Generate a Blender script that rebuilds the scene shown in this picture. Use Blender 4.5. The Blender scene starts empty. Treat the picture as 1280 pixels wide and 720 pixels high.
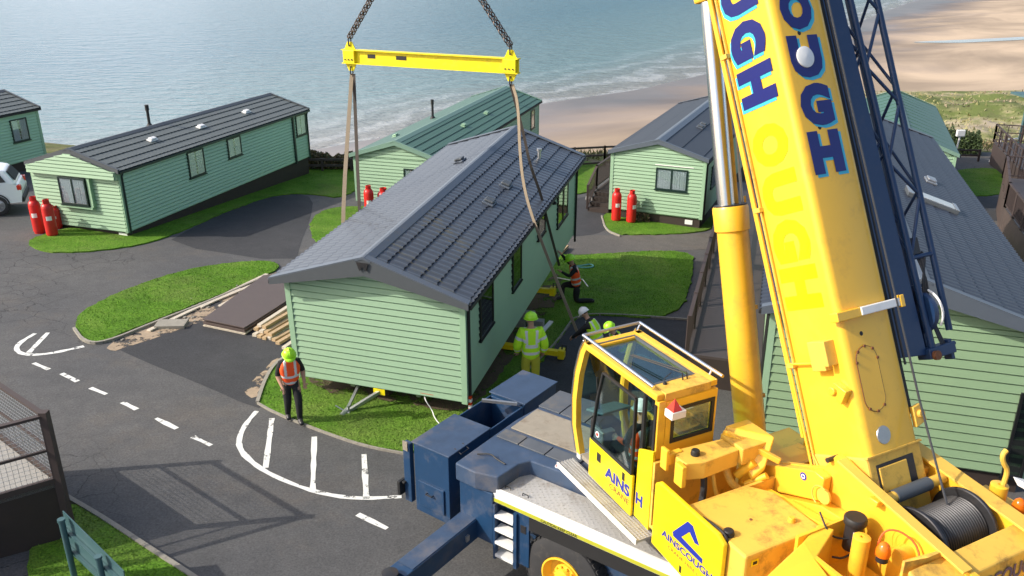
import bpy, math, random
import numpy as np
from mathutils import Vector, Matrix, noise
from mathutils.geometry import tessellate_polygon
random.seed(7); rng = np.random.default_rng(7)
R = math.radians
sc = bpy.context.scene
COL = sc.collection
# ------------------------------------------------------------------ camera, world, sun, exposure
PITCH = R(21.89); FPX = 1077.4
cd = bpy.data.cameras.new('camera'); cam = bpy.data.objects.new('camera', cd); COL.objects.link(cam)
cd.sensor_width = 36; cd.lens = FPX / 1280 * 36; cd.clip_end = 20000; cd.clip_start = .1
cam.location = (0, 0, 0); cam.rotation_euler = (R(90) - PITCH, 0, 0)
sc.camera = cam
SUN_EL = R(34); SUN_DIR = Vector((-.975, -.22, 0)).normalized() * math.cos(SUN_EL) + Vector((0, 0, math.sin(SUN_EL)))
w = bpy.data.worlds.new('World'); sc.world = w; w.use_nodes = True
nt_ = w.node_tree; bg = nt_.nodes['Background']
sky = nt_.nodes.new('ShaderNodeTexSky'); sky.sky_type = 'NISHITA'; sky.sun_disc = False
sky.sun_elevation = SUN_EL; sky.sun_rotation = math.atan2(SUN_DIR.x, SUN_DIR.y)
sky.dust_density = 3.5; sky.air_density = 1.0; sky.ozone_density = 1.0
# unseen bank of bright broken cloud, added at left to brighten the sea's reflection
_tc = nt_.nodes.new('ShaderNodeTexCoord'); _dp = nt_.nodes.new('ShaderNodeVectorMath'); _dp.operation = 'DOT_PRODUCT'; _dp.inputs[1].default_value = Vector((-.62, .74, .26)).normalized()
_mr = nt_.nodes.new('ShaderNodeMapRange'); _mr.interpolation_type = 'SMOOTHSTEP'; _mr.inputs[1].default_value = .70; _mr.inputs[2].default_value = .98; _mr.inputs[4].default_value = .65
_nz = nt_.nodes.new('ShaderNodeTexNoise'); _nz.inputs['Scale'].default_value = 4; _nz.inputs['Detail'].default_value = 5; _m2 = nt_.nodes.new('ShaderNodeMapRange'); _m2.inputs[1].default_value = .3; _m2.inputs[2].default_value = .6; _m2.inputs[3].default_value = .35
_mu = nt_.nodes.new('ShaderNodeMath'); _mu.operation = 'MULTIPLY'; _mx = nt_.nodes.new('ShaderNodeMix'); _mx.data_type = 'RGBA'; _mx.inputs[7].default_value = (9.0, 9.2, 9.8, 1)
_l = nt_.links.new; _l(_tc.outputs['Generated'], _dp.inputs[0]); _l(_dp.outputs['Value'], _mr.inputs[0]); _l(_tc.outputs['Generated'], _nz.inputs['Vector']); _l(_nz.outputs['Fac'], _m2.inputs[0]); _l(_mr.outputs[0], _mu.inputs[0]); _l(_m2.outputs[0], _mu.inputs[1]); _l(_mu.outputs[0], _mx.inputs[0]); _l(sky.outputs[0], _mx.inputs[6]); _l(_mx.outputs[2], bg.inputs[0]); bg.inputs[1].default_value = .15
sd = bpy.data.lights.new('sun', 'SUN'); sd.energy = 3.4; sd.angle = R(.5); sd.color = (1, .93, .82)
sun = bpy.data.objects.new('sun', sd); COL.objects.link(sun); sun.rotation_euler = SUN_DIR.to_track_quat('Z', 'Y').to_euler()
sc.view_settings.view_transform = 'Standard'; sc.view_settings.look = 'None'
sc.view_settings.gamma = 1; sc.view_settings.exposure = 0.55; sc.view_settings.use_curve_mapping = False

# ------------------------------------------------------------------ geometry of the place
def gz(x, y): return -8.845 - .0423 * x - .0437 * y          # the sloping terrace
def ray(px, py):
    a = (px - 640) / FPX; b = (py - 360) / FPX
    return Vector((a, math.cos(PITCH) - b * math.sin(PITCH), -math.sin(PITCH) - b * math.cos(PITCH)))
def gp(px, py, h=0.0):                                        # point of the ground seen at a pixel
    r = ray(px, py); return r * ((-8.845 + h) / (r.z + .0423 * r.x + .0437 * r.y))
def G(x, y, h=0.0): return Vector((x, y, gz(x, y) + h))

# ------------------------------------------------------------------ mesh builder
class MB:
    def __init__(s): s.v = []; s.f = []; s.m = []; s.sm = []
    def add(s, vs, fs, m=0, sm=False):
        n = len(s.v); s.v += [tuple(p) for p in vs]
        for f in fs: s.f.append([n + i for i in f]); s.m.append(m); s.sm.append(sm)
        return s
    def obox(s, o, ex, ey, ez, m=0):                          # corner + three edge vectors
        o = Vector(o); ex = Vector(ex); ey = Vector(ey); ez = Vector(ez)
        vs = [o, o + ex, o + ex + ey, o + ey, o + ez, o + ex + ez, o + ex + ey + ez, o + ey + ez]
        fs = [(0, 3, 2, 1), (4, 5, 6, 7), (0, 1, 5, 4), (1, 2, 6, 5), (2, 3, 7, 6), (3, 0, 4, 7)]
        if ex.cross(ey).dot(ez) < 0: fs = [f[::-1] for f in fs]
        return s.add(vs, fs, m)
    def box(s, x0, x1, y0, y1, z0, z1, m=0):
        return s.obox((x0, y0, z0), (x1 - x0, 0, 0), (0, y1 - y0, 0), (0, 0, z1 - z0), m)
    def bar(s, a, b, wd, ht, up=(0, 0, 1), m=0):              # rectangular bar centred on a-b
        a = Vector(a); b = Vector(b); d = b - a; up = Vector(up)
        sx = d.cross(up).normalized() * wd; sz = sx.cross(d).normalized() * ht
        return s.obox(a - sx / 2 - sz / 2, d, sx, sz, m)
    def tube(s, a, b, r, n=14, r2=None, m=0, caps=True):
        a = Vector(a); b = Vector(b); r2 = r if r2 is None else r2
        d = (b - a).normalized(); x = d.orthogonal().normalized(); y = d.cross(x)
        vs = []; fs = []
        for i in range(n):
            t = 2 * math.pi * i / n; q = x * math.cos(t) + y * math.sin(t)
            vs += [a + q * r, b + q * r2]
        for i in range(n):
            j = (i + 1) % n; fs.append((2 * i, 2 * j, 2 * j + 1, 2 * i + 1))
        s.add(vs, fs, m, True)
        if caps:
            k = len(s.v) - 2 * n
            s.f.append([k + 2 * i for i in range(n)][::-1]); s.m.append(m); s.sm.append(False)
            s.f.append([k + 2 * i + 1 for i in range(n)]); s.m.append(m); s.sm.append(False)
        return s
    def path(s, pts, r, n=8, m=0):
        pts = [Vector(p) for p in pts]; vs = []; fs = []; x = None
        for i, p in enumerate(pts):
            d = (pts[min(i + 1, len(pts) - 1)] - pts[max(i - 1, 0)]).normalized()
            x = (d.orthogonal() if x is None else (x - d * x.dot(d))).normalized(); y = d.cross(x)
            for k in range(n):
                t = 2 * math.pi * k / n; vs.append(p + (x * math.cos(t) + y * math.sin(t)) * r)
        for i in range(len(pts) - 1):
            for k in range(n):
                j = (k + 1) % n; fs.append((i * n + k, i * n + j, (i + 1) * n + j, (i + 1) * n + k))
        fs.append(tuple(range(n))[::-1]); fs.append(tuple((len(pts) - 1) * n + k for k in range(n)))
        return s.add(vs, fs, m, True)
    def prism(s, poly, vec, m=0, m2=None):                    # planar 3-D polygon pushed along vec
        poly = [Vector(p) for p in poly]; vec = Vector(vec); n = len(poly)
        nn = Vector((0, 0, 0))
        for i in range(n): nn += poly[i].cross(poly[(i + 1) % n])
        flip = nn.dot(vec) > 0
        k = len(s.v); s.v += [tuple(p) for p in poly] + [tuple(p + vec) for p in poly]
        for t in tessellate_polygon([poly]):
            t = list(t); a, b, c = [poly[i] for i in t]
            if (b - a).cross(c - a).dot(vec) > 0: t = t[::-1]
            s.f.append([k + i for i in t]); s.m.append(m); s.sm.append(False)
            s.f.append([k + n + i for i in t[::-1]]); s.m.append(m if m2 is None else m2); s.sm.append(False)
        for i in range(n):
            j = (i + 1) % n; f = [k + i, k + j, k + n + j, k + n + i]
            s.f.append(f if flip else f[::-1]); s.m.append(m); s.sm.append(False)
        return s
    def lathe(s, o, ax, prof, n=20, m=0, ref=None):           # prof: (radius, height along axis)
        o = Vector(o); ax = Vector(ax).normalized(); x = (ax.orthogonal() if ref is None else Vector(ref)).normalized(); y = ax.cross(x)
        vs = []; fs = []
        for r, h in prof:
            for k in range(n):
                t = 2 * math.pi * k / n; vs.append(o + ax * h + (x * math.cos(t) + y * math.sin(t)) * max(r, 1e-4))
        for i in range(len(prof) - 1):
            for k in range(n):
                j = (k + 1) % n; fs.append((i * n + k, i * n + j, (i + 1) * n + j, (i + 1) * n + k))
        return s.add(vs, fs, m, True)
    def build(s, name, mats, parent=None, bevel=0, label=None, world=False):
        me = bpy.data.meshes.new(name); me.from_pydata(s.v, [], s.f)
        for mm in (mats if isinstance(mats, (list, tuple)) else [mats]): me.materials.append(mm)
        me.polygons.foreach_set('material_index', s.m); me.polygons.foreach_set('use_smooth', s.sm)
        me.update()
        if any(s.sm): me.set_sharp_from_angle(angle=R(42))
        o = bpy.data.objects.new(name, me); COL.objects.link(o)
        if parent is not None:
            o.parent = parent
            if parent.get('_abs'): o.matrix_parent_inverse = Matrix.Translation(parent.location).inverted()
            if world: o.matrix_parent_inverse = Matrix.Translation(-Vector(world))
        if bevel:
            b = o.modifiers.new('bevel', 'BEVEL'); b.width = bevel; b.segments = 2; b.limit_method = 'ANGLE'; b.angle_limit = R(40)
        if label: o['label'] = label
        return o
def tag(o, label=None, cat=None, group=None, kind=None):
    if label: o['label'] = label
    if cat: o['category'] = cat
    if group: o['group'] = group
    if kind: o['kind'] = kind
    return o
def empty(name, loc, label, cat, group=None, rz=0, absolute=False):
    o = bpy.data.objects.new(name, None); COL.objects.link(o); o.location = loc; o.rotation_euler = (0, 0, rz)
    o.empty_display_size = .3
    if absolute: o['_abs'] = 1
    return tag(o, label, cat, group)
def kids(o): return [c for c in COL.objects if c.parent == o]
def copy_tree(o, parent=None):
    c = o.copy(); COL.objects.link(c)
    if parent is not None: c.parent = parent; c.matrix_parent_inverse = o.matrix_parent_inverse.copy()
    for ch in kids(o): copy_tree(ch, c)
    return c

# ------------------------------------------------------------------ materials
def nd(t, kind, **kw):
    n = t.nodes.new(kind)
    for k, v in kw.items(): setattr(n, k, v)
    return n
def mat(name, base, rough=.5, metal=0, var=.12, vscale=6, dirt=0, dirt_col=(.05, .04, .03), dscale=3, bump=0, bscale=80, spec=.5, coat=0):
    m = bpy.data.materials.new(name); m.use_nodes = True; t = m.node_tree; b = t.nodes['Principled BSDF']; L = t.links
    b.inputs['Roughness'].default_value = rough; b.inputs['Metallic'].default_value = metal
    b.inputs['Specular IOR Level'].default_value = spec
    if coat: b.inputs['Coat Weight'].default_value = coat
    tc = nd(t, 'ShaderNodeTexCoord')
    n1 = nd(t, 'ShaderNodeTexNoise'); n1.inputs['Scale'].default_value = vscale; n1.inputs['Detail'].default_value = 6; n1.inputs['Roughness'].default_value = .65
    L.new(tc.outputs['Object'], n1.inputs['Vector'])
    mx = nd(t, 'ShaderNodeMix', data_type='RGBA'); L.new(n1.outputs['Fac'], mx.inputs[0])
    mx.inputs[6].default_value = (*[c * (1 - var) for c in base], 1); mx.inputs[7].default_value = (*[min(1, c * (1 + var)) for c in base], 1)
    out = mx.outputs[2]
    if dirt:
        n2 = nd(t, 'ShaderNodeTexNoise'); n2.inputs['Scale'].default_value = dscale; n2.inputs['Detail'].default_value = 10; n2.inputs['Roughness'].default_value = .72
        L.new(tc.outputs['Object'], n2.inputs['Vector'])
        mr = nd(t, 'ShaderNodeMapRange'); mr.inputs[1].default_value = .52; mr.inputs[2].default_value = .75; mr.inputs[4].default_value = dirt
        L.new(n2.outputs['Fac'], mr.inputs[0])
        m2 = nd(t, 'ShaderNodeMix', data_type='RGBA'); L.new(mr.outputs[0], m2.inputs[0]); L.new(out, m2.inputs[6]); m2.inputs[7].default_value = (*dirt_col, 1)
        out = m2.outputs[2]
        ra = nd(t, 'ShaderNodeMath', operation='MULTIPLY_ADD'); L.new(mr.outputs[0], ra.inputs[0]); ra.inputs[1].default_value = .4; ra.inputs[2].default_value = rough
        L.new(ra.outputs[0], b.inputs['Roughness'])
    L.new(out, b.inputs['Base Color'])
    if bump:
        n3 = nd(t, 'ShaderNodeTexNoise'); n3.inputs['Scale'].default_value = bscale; n3.inputs['Detail'].default_value = 4
        L.new(tc.outputs['Object'], n3.inputs['Vector'])
        bp = nd(t, 'ShaderNodeBump'); bp.inputs['Strength'].default_value = bump; bp.inputs['Distance'].default_value = .01
        L.new(n3.outputs['Fac'], bp.inputs['Height']); L.new(bp.outputs[0], b.inputs['Normal'])
    return m
M = {}
M['yellow'] = mat('crane_yellow_paint', (.86, .495, .035), .36, var=.06, vscale=2, dirt=.45, dirt_col=(.42, .20, .05), dscale=2.2, coat=.3)
M['yellow_dirty'] = mat('grimy_yellow_paint', (.76, .46, .07), .5, var=.12, vscale=3, dirt=.95, dirt_col=(.16, .08, .035), dscale=2.6)
M['bright_yellow'] = mat('bright_yellow_panel', (.86, .62, .008), .3, var=.04, dirt=.25, dirt_col=(.4, .25, .03), dscale=4, coat=.3)
M['ghost_yellow'] = mat('unfaded_yellow', (.95, .72, .003), .3, var=.03, coat=.3)
M['beam_yellow'] = mat('beam_yellow', (.85, .70, .01), .4, var=.05, dirt=.5, dirt_col=(.3, .2, .05), dscale=5)
M['navy'] = mat('navy_paint', (.012, .045, .11), .38, var=.2, vscale=4, dirt=.5, dirt_col=(.16, .15, .15), dscale=2.5, coat=.2)
M['navy_worn'] = mat('navy_paint_worn', (.036, .064, .12), .5, var=.4, vscale=4, dirt=.75, dirt_col=(.17, .15, .14), dscale=1.1)
M['jib_navy'] = mat('jib_navy_paint', (.010, .035, .10), .42, var=.15, vscale=3, dirt=.25, dirt_col=(.1, .1, .12), dscale=6)
M['letter_navy'] = mat('letter_navy', (.01, .015, .14), .35, var=.1)
M['letter_cyan'] = mat('letter_cyan', (.05, .45, .62), .4, var=.05)
M['letter_blue'] = mat('letter_blue', (.015, .03, .30), .4, var=.05)
M['white'] = mat('white_paint', (.78, .78, .76), .4, var=.04, dirt=.3, dirt_col=(.4, .36, .3), dscale=6)
M['chrome'] = mat('chrome_rod', (.80, .80, .82), .22, 1, var=.05)
M['steel'] = mat('galvanised_steel', (.45, .46, .47), .4, .8, var=.2, vscale=20)
M['darksteel'] = mat('dark_steel', (.05, .05, .055), .45, .6, var=.3, vscale=20, dirt=.5, dirt_col=(.12, .08, .05))
M['black'] = mat('black_rubber', (.015, .015, .016), .6, var=.2)
M['tyre'] = mat('tyre_rubber', (.03, .03, .032), .8, var=.2, dirt=.7, dirt_col=(.10, .09, .08), dscale=8)
M['rope'] = mat('wire_rope', (.09, .09, .095), .42, .7, var=.3, vscale=60)
M['rust'] = mat('rust', (.18, .07, .03), .8, var=.4, vscale=25)
M['orange'] = mat('orange_fabric', (.75, .13, .03), .8, var=.15)
M['red'] = mat('red_bottle_paint', (.55, .018, .014), .38, var=.1, dirt=.3, dirt_col=(.25, .02, .02), dscale=7)
M['redlens'] = mat('red_lens', (.6, .03, .01), .15, var=.1)
M['amber'] = mat('amber_lens', (.75, .16, .01), .15, var=.1)
M['wood'] = mat('rough_timber', (.42, .30, .17), .85, var=.35, vscale=14, bump=.3)
M['wood_pale'] = mat('pale_weathered_timber', (.52, .46, .37), .85, var=.3, vscale=12, bump=.3)
M['brownboard'] = mat('brown_board', (.085, .062, .055), .55, var=.15, vscale=5, dirt=.3, dirt_col=(.16, .13, .12))
M['concrete'] = mat('concrete', (.30, .29, .27), .9, var=.25, vscale=18, bump=.4)
M['kerb'] = mat('kerb_stone', (.27, .25, .21), .9, var=.35, vscale=9, bump=.4)
M['skirt'] = mat('brown_skirting', (.035, .024, .02), .75, var=.3, vscale=3)
M['deckbrown'] = mat('brown_deck_plastic', (.052, .036, .033), .65, var=.12, vscale=4)
M['deckgrey'] = mat('deck_boards', (.062, .050, .048), .5, var=.12, vscale=4)
M['strap'] = mat('tan_strap', (.25, .20, .14), .85, var=.2, vscale=30)
M['strap_dark'] = mat('dark_strap', (.075, .06, .05), .85, var=.2, vscale=30)
M['frame'] = mat('dark_green_frame', (.010, .028, .024), .35, var=.1)
M['blackframe'] = mat('black_frame', (.012, .013, .014), .35, var=.1)
M['curtain'] = mat('net_curtain', (.74, .74, .77), .9, var=.1)
M['room'] = mat('dark_room', (.03, .032, .035), .8, var=.2)
M['bluegreen'] = mat('green_painted_steel', (.05, .11, .12), .45, var=.15, dirt=.3, dirt_col=(.15, .17, .17))
M['grille'] = mat('anti_slip_aluminium', (.50, .49, .47), .5, .35, var=.25, vscale=30, dirt=1, dirt_col=(.20, .15, .10), dscale=1.6)
M['carwhite'] = mat('white_car_paint', (.75, .77, .80), .2, var=.02, coat=.6)
M['skin'] = mat('skin', (.45, .25, .17), .55, var=.08)
M['cloth_black'] = mat('black_cloth', (.014, .014, .016), .85, var=.3)
M['cloth_navy'] = mat('dark_trousers', (.020, .022, .028), .85, var=.3)
M['hivis_trousers'] = mat('yellow_work_trousers', (.40, .40, .03), .8, var=.2)
M['hair'] = mat('brown_hair', (.05, .03, .02), .8, var=.3)
M['helmet_green'] = mat('lime_helmet', (.42, .85, .03), .35, var=.03)
M['helmet_white'] = mat('white_helmet', (.78, .78, .78), .35, var=.03)
def glass(name, tint=(.75, .85, .83), refl=.05, alpha=.8):
    m = bpy.data.materials.new(name); m.use_nodes = True; t = m.node_tree; t.nodes.clear()
    o = nd(t, 'ShaderNodeOutputMaterial'); tr = nd(t, 'ShaderNodeBsdfTransparent'); tr.inputs[0].default_value = (*tint, 1)
    g = nd(t, 'ShaderNodeBsdfGlossy'); g.inputs['Roughness'].default_value = .03; fr = nd(t, 'ShaderNodeFresnel'); ge = nd(t, 'ShaderNodeNewGeometry'); io = nd(t, 'ShaderNodeMath', operation='MULTIPLY_ADD'); t.links.new(ge.outputs['Backfacing'], io.inputs[0]); io.inputs[1].default_value = -.8333; io.inputs[2].default_value = 1.5; t.links.new(io.outputs[0], fr.inputs[0])
    ad = nd(t, 'ShaderNodeMath', operation='MULTIPLY_ADD'); ad.inputs[1].default_value = 1.6; ad.inputs[2].default_value = refl; t.links.new(fr.outputs[0], ad.inputs[0])
    mx = nd(t, 'ShaderNodeMixShader'); t.links.new(ad.outputs[0], mx.inputs[0]); t.links.new(tr.outputs[0], mx.inputs[1]); t.links.new(g.outputs[0], mx.inputs[2])
    t.links.new(mx.outputs[0], o.inputs[0]); return m
M['glass'] = glass('window_glass', (.8, .85, .86)); M['cabglass'] = glass('tinted_cab_glass', (.62, .80, .78), .06)
M['darkglass'] = glass('dark_window_glass', (.45, .55, .48), .10)
def siding_mat(name, base):
    m = mat(name, base, .5, var=.05, vscale=1.5, dirt=.18, dirt_col=tuple(c * .7 for c in base), dscale=1.2, bump=.05, bscale=60); return m
M['siding'] = siding_mat('pale_green_siding', (.272, .415, .275))
M['siding2'] = siding_mat('green_siding', (.34, .53, .37))
M['sidingG'] = siding_mat('sage_siding', (.24, .36, .21))
M['trimgreen'] = mat('pale_green_trim', (.28, .44, .29), .5, var=.05)
M['slate'] = mat('slate_grey_roof', (.051, .059, .074), .36, spec=.5, coat=.35, var=.12, vscale=2, dirt=.25, dirt_col=(.12, .13, .15), dscale=3)
M['slatetrim'] = mat('slate_trim', (.095, .115, .145), .4, var=.08)
M['fasciagrey'] = mat('grey_fascia', (.075, .085, .095), .5, var=.1)
M['slate_dark'] = mat('dark_slate_roof', (.032, .038, .052), .45, var=.15, vscale=2, dirt=.25, dirt_col=(.08, .085, .10), dscale=3)
M['greyroof'] = mat('dark_grey_roof', (.10, .115, .112), .5, var=.12, vscale=2, dirt=.3, dirt_col=(.10, .12, .11), dscale=3)
M['greenroof'] = mat('green_roof', (.055, .125, .092), .42, var=.1, vscale=2, dirt=.3, dirt_col=(.13, .2, .17), dscale=3)
M['greentrim'] = mat('green_trim', (.17, .28, .22), .45, var=.06)
M['charroof'] = mat('charcoal_roof', (.040, .045, .055), .5, var=.12, vscale=2)
# ------------------------------------------------------------------ ground materials
def asphalt(name, base, patch, seed=0, tan=.0):
    m = bpy.data.materials.new(name); m.use_nodes = True; t = m.node_tree; b = t.nodes['Principled BSDF']; L = t.links
    b.inputs['Roughness'].default_value = .82; b.inputs['Specular IOR Level'].default_value = .35
    tc = nd(t, 'ShaderNodeTexCoord'); mp = nd(t, 'ShaderNodeMapping'); mp.inputs['Location'].default_value = (seed * 13.1, seed * 7.7, 0); L.new(tc.outputs['Object'], mp.inputs[0])
    def noi(s, d=6, r=.6, vec=None):
        n = nd(t, 'ShaderNodeTexNoise'); n.inputs['Scale'].default_value = s; n.inputs['Detail'].default_value = d; n.inputs['Roughness'].default_value = r; L.new(vec or mp.outputs[0], n.inputs['Vector']); return n
    big = noi(.22, 8, .6); fine = noi(28, 5, .75); mid = noi(2.2, 6, .65)
    def rng_(n, a, b_, lo=0, hi=1):
        q = nd(t, 'ShaderNodeMapRange'); q.inputs[1].default_value = a; q.inputs[2].default_value = b_; q.inputs[3].default_value = lo; q.inputs[4].default_value = hi; L.new(n, q.inputs[0]); return q.outputs[0]
    def mix(f, a, c):
        q = nd(t, 'ShaderNodeMix', data_type='RGBA'); L.new(f, q.inputs[0])
        for i, x in ((6, a), (7, c)):
            if isinstance(x, tuple): q.inputs[i].default_value = (*x, 1)
            else: L.new(x, q.inputs[i])
        return q.outputs[2]
    c = mix(rng_(big.outputs['Fac'], .42, .62), base, patch)
    c = mix(rng_(mid.outputs['Fac'], .3, .75, 0, .55), c, tuple(x * .62 for x in base))
    if tan:
        tn = noi(.5, 9, .7); c = mix(rng_(tn.outputs['Fac'], .53, .68, 0, tan), c, (.16, .13, .10))
    # crack network, only where a mask allows
    vo = nd(t, 'ShaderNodeTexVoronoi', feature='DISTANCE_TO_EDGE'); vo.inputs['Scale'].default_value = 1.6
    wv = nd(t, 'ShaderNodeMix', data_type='RGBA', blend_type='ADD'); wv.inputs[0].default_value = .35; L.new(mp.outputs[0], wv.inputs[6]); L.new(mid.outputs['Color'], wv.inputs[7]); L.new(wv.outputs[2], vo.inputs['Vector'])
    ck = rng_(vo.outputs['Distance'], .0, .02, 1, 0); cm = noi(.16, 3, .5); mk = rng_(cm.outputs['Fac'], .60, .68)
    mu = nd(t, 'ShaderNodeMath', operation='MULTIPLY'); L.new(ck, mu.inputs[0]); L.new(mk, mu.inputs[1])
    c = mix(mu.outputs[0], c, (.018, .018, .018))
    g = nd(t, 'ShaderNodeMix', data_type='RGBA', blend_type='MULTIPLY'); g.inputs[0].default_value = 1
    fr = rng_(fine.outputs['Fac'], .3, .7, .6, 1.4); L.new(c, g.inputs[6]); L.new(fr, g.inputs[7]); L.new(g.outputs[2], b.inputs['Base Color'])
    bp = nd(t, 'ShaderNodeBump'); bp.inputs['Strength'].default_value = .5; bp.inputs['Distance'].default_value = .01; L.new(fine.outputs['Fac'], bp.inputs['Height']); L.new(bp.outputs[0], b.inputs['Normal'])
    return m
M['asphalt'] = asphalt('road_asphalt', (.088, .088, .090), (.114, .111, .108), 0, .28)
M['pad'] = asphalt('dark_pad_asphalt', (.042, .043, .047), (.055, .055, .058), 3)
M['path'] = asphalt('pale_path_asphalt', (.105, .098, .092), (.13, .12, .11), 5, .4)
def grassmat(name, a, b_, c_):
    m = bpy.data.materials.new(name); m.use_nodes = True; t = m.node_tree; b = t.nodes['Principled BSDF']; L = t.links
    b.inputs['Roughness'].default_value = .9; b.inputs['Specular IOR Level'].default_value = .15
    tc = nd(t, 'ShaderNodeTexCoord')
    n = nd(t, 'ShaderNodeTexNoise'); n.inputs['Scale'].default_value = .9; n.inputs['Detail'].default_value = 9; n.inputs['Roughness'].default_value = .7; L.new(tc.outputs['Object'], n.inputs[0])
    r = nd(t, 'ShaderNodeValToRGB'); e = r.color_ramp.elements; e[0].position = .32; e[0].color = (*a, 1); e[1].position = .68; e[1].color = (*c_, 1); k = e.new(.5); k.color = (*b_, 1)
    L.new(n.outputs['Fac'], r.inputs[0]); 
    n3 = nd(t, 'ShaderNodeTexNoise'); n3.inputs['Scale'].default_value = .35; n3.inputs['Detail'].default_value = 8; n3.inputs['Roughness'].default_value = .65; L.new(tc.outputs['Object'], n3.inputs[0])
    m3 = nd(t, 'ShaderNodeMapRange'); m3.inputs[1].default_value = .48; m3.inputs[2].default_value = .68; m3.inputs[4].default_value = .75; L.new(n3.outputs['Fac'], m3.inputs[0])
    x3 = nd(t, 'ShaderNodeMix', data_type='RGBA'); L.new(m3.outputs[0], x3.inputs[0]); L.new(r.outputs[0], x3.inputs[6]); x3.inputs[7].default_value = (c_[0] * 1.05, c_[1] * .78, c_[2] * 1.5, 1)
    n2 = nd(t, 'ShaderNodeTexNoise'); n2.inputs['Scale'].default_value = 25; n2.inputs['Detail'].default_value = 4; L.new(tc.outputs['Object'], n2.inputs[0])
    mr = nd(t, 'ShaderNodeMapRange'); mr.inputs[1].default_value = .3; mr.inputs[2].default_value = .7; mr.inputs[3].default_value = .6; mr.inputs[4].default_value = 1.35; L.new(n2.outputs['Fac'], mr.inputs[0])
    g = nd(t, 'ShaderNodeMix', data_type='RGBA', blend_type='MULTIPLY'); g.inputs[0].default_value = 1; L.new(x3.outputs[2], g.inputs[6]); L.new(mr.outputs[0], g.inputs[7]); L.new(g.outputs[2], b.inputs['Base Color'])
    bp = nd(t, 'ShaderNodeBump'); bp.inputs['Strength'].default_value = .8; bp.inputs['Distance'].default_value = .03; L.new(n2.outputs['Fac'], bp.inputs['Height']); L.new(bp.outputs[0], b.inputs['Normal'])
    return m
M['lawn'] = grassmat('lawn', (.065, .14, .014), (.09, .20, .016), (.13, .23, .03))
M['blade'] = grassmat('grass_blades', (.07, .17, .014), (.10, .24, .016), (.18, .31, .04))
M['rough_grass'] = grassmat('rough_grass', (.05, .08, .02), (.10, .12, .035), (.22, .20, .10))
M['dirt'] = mat('bare_soil', (.10, .07, .045), .95, var=.5, vscale=5, bump=.6, bscale=20)
def sandy(name, base, var, alpha=True, scale=1.6):
    m = mat(name, base, .95, var=var, vscale=5, bump=.5, bscale=30)
    if alpha:
        t = m.node_tree; b = t.nodes['Principled BSDF']; tc = nd(t, 'ShaderNodeTexCoord'); n = nd(t, 'ShaderNodeTexNoise'); n.inputs['Scale'].default_value = scale; n.inputs['Detail'].default_value = 9; n.inputs['Roughness'].default_value = .7
        t.links.new(tc.outputs['Object'], n.inputs[0]); r = nd(t, 'ShaderNodeMapRange'); r.inputs[1].default_value = .44; r.inputs[2].default_value = .5; t.links.new(n.outputs['Fac'], r.inputs[0]); t.links.new(r.outputs[0], b.inputs['Alpha'])
    return m
M['debris'] = sandy('sandy_debris', (.34, .26, .18), .45)
def paintmark():
    m = sandy('road_paint', (.72, .72, .68), .08, True, 5.0); r = [n for n in m.node_tree.nodes if n.type == 'MAP_RANGE'][-1]; r.inputs[1].default_value = .37; r.inputs[2].default_value = .44; return m
M['paint'] = paintmark()
M['beach'] = None
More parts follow.
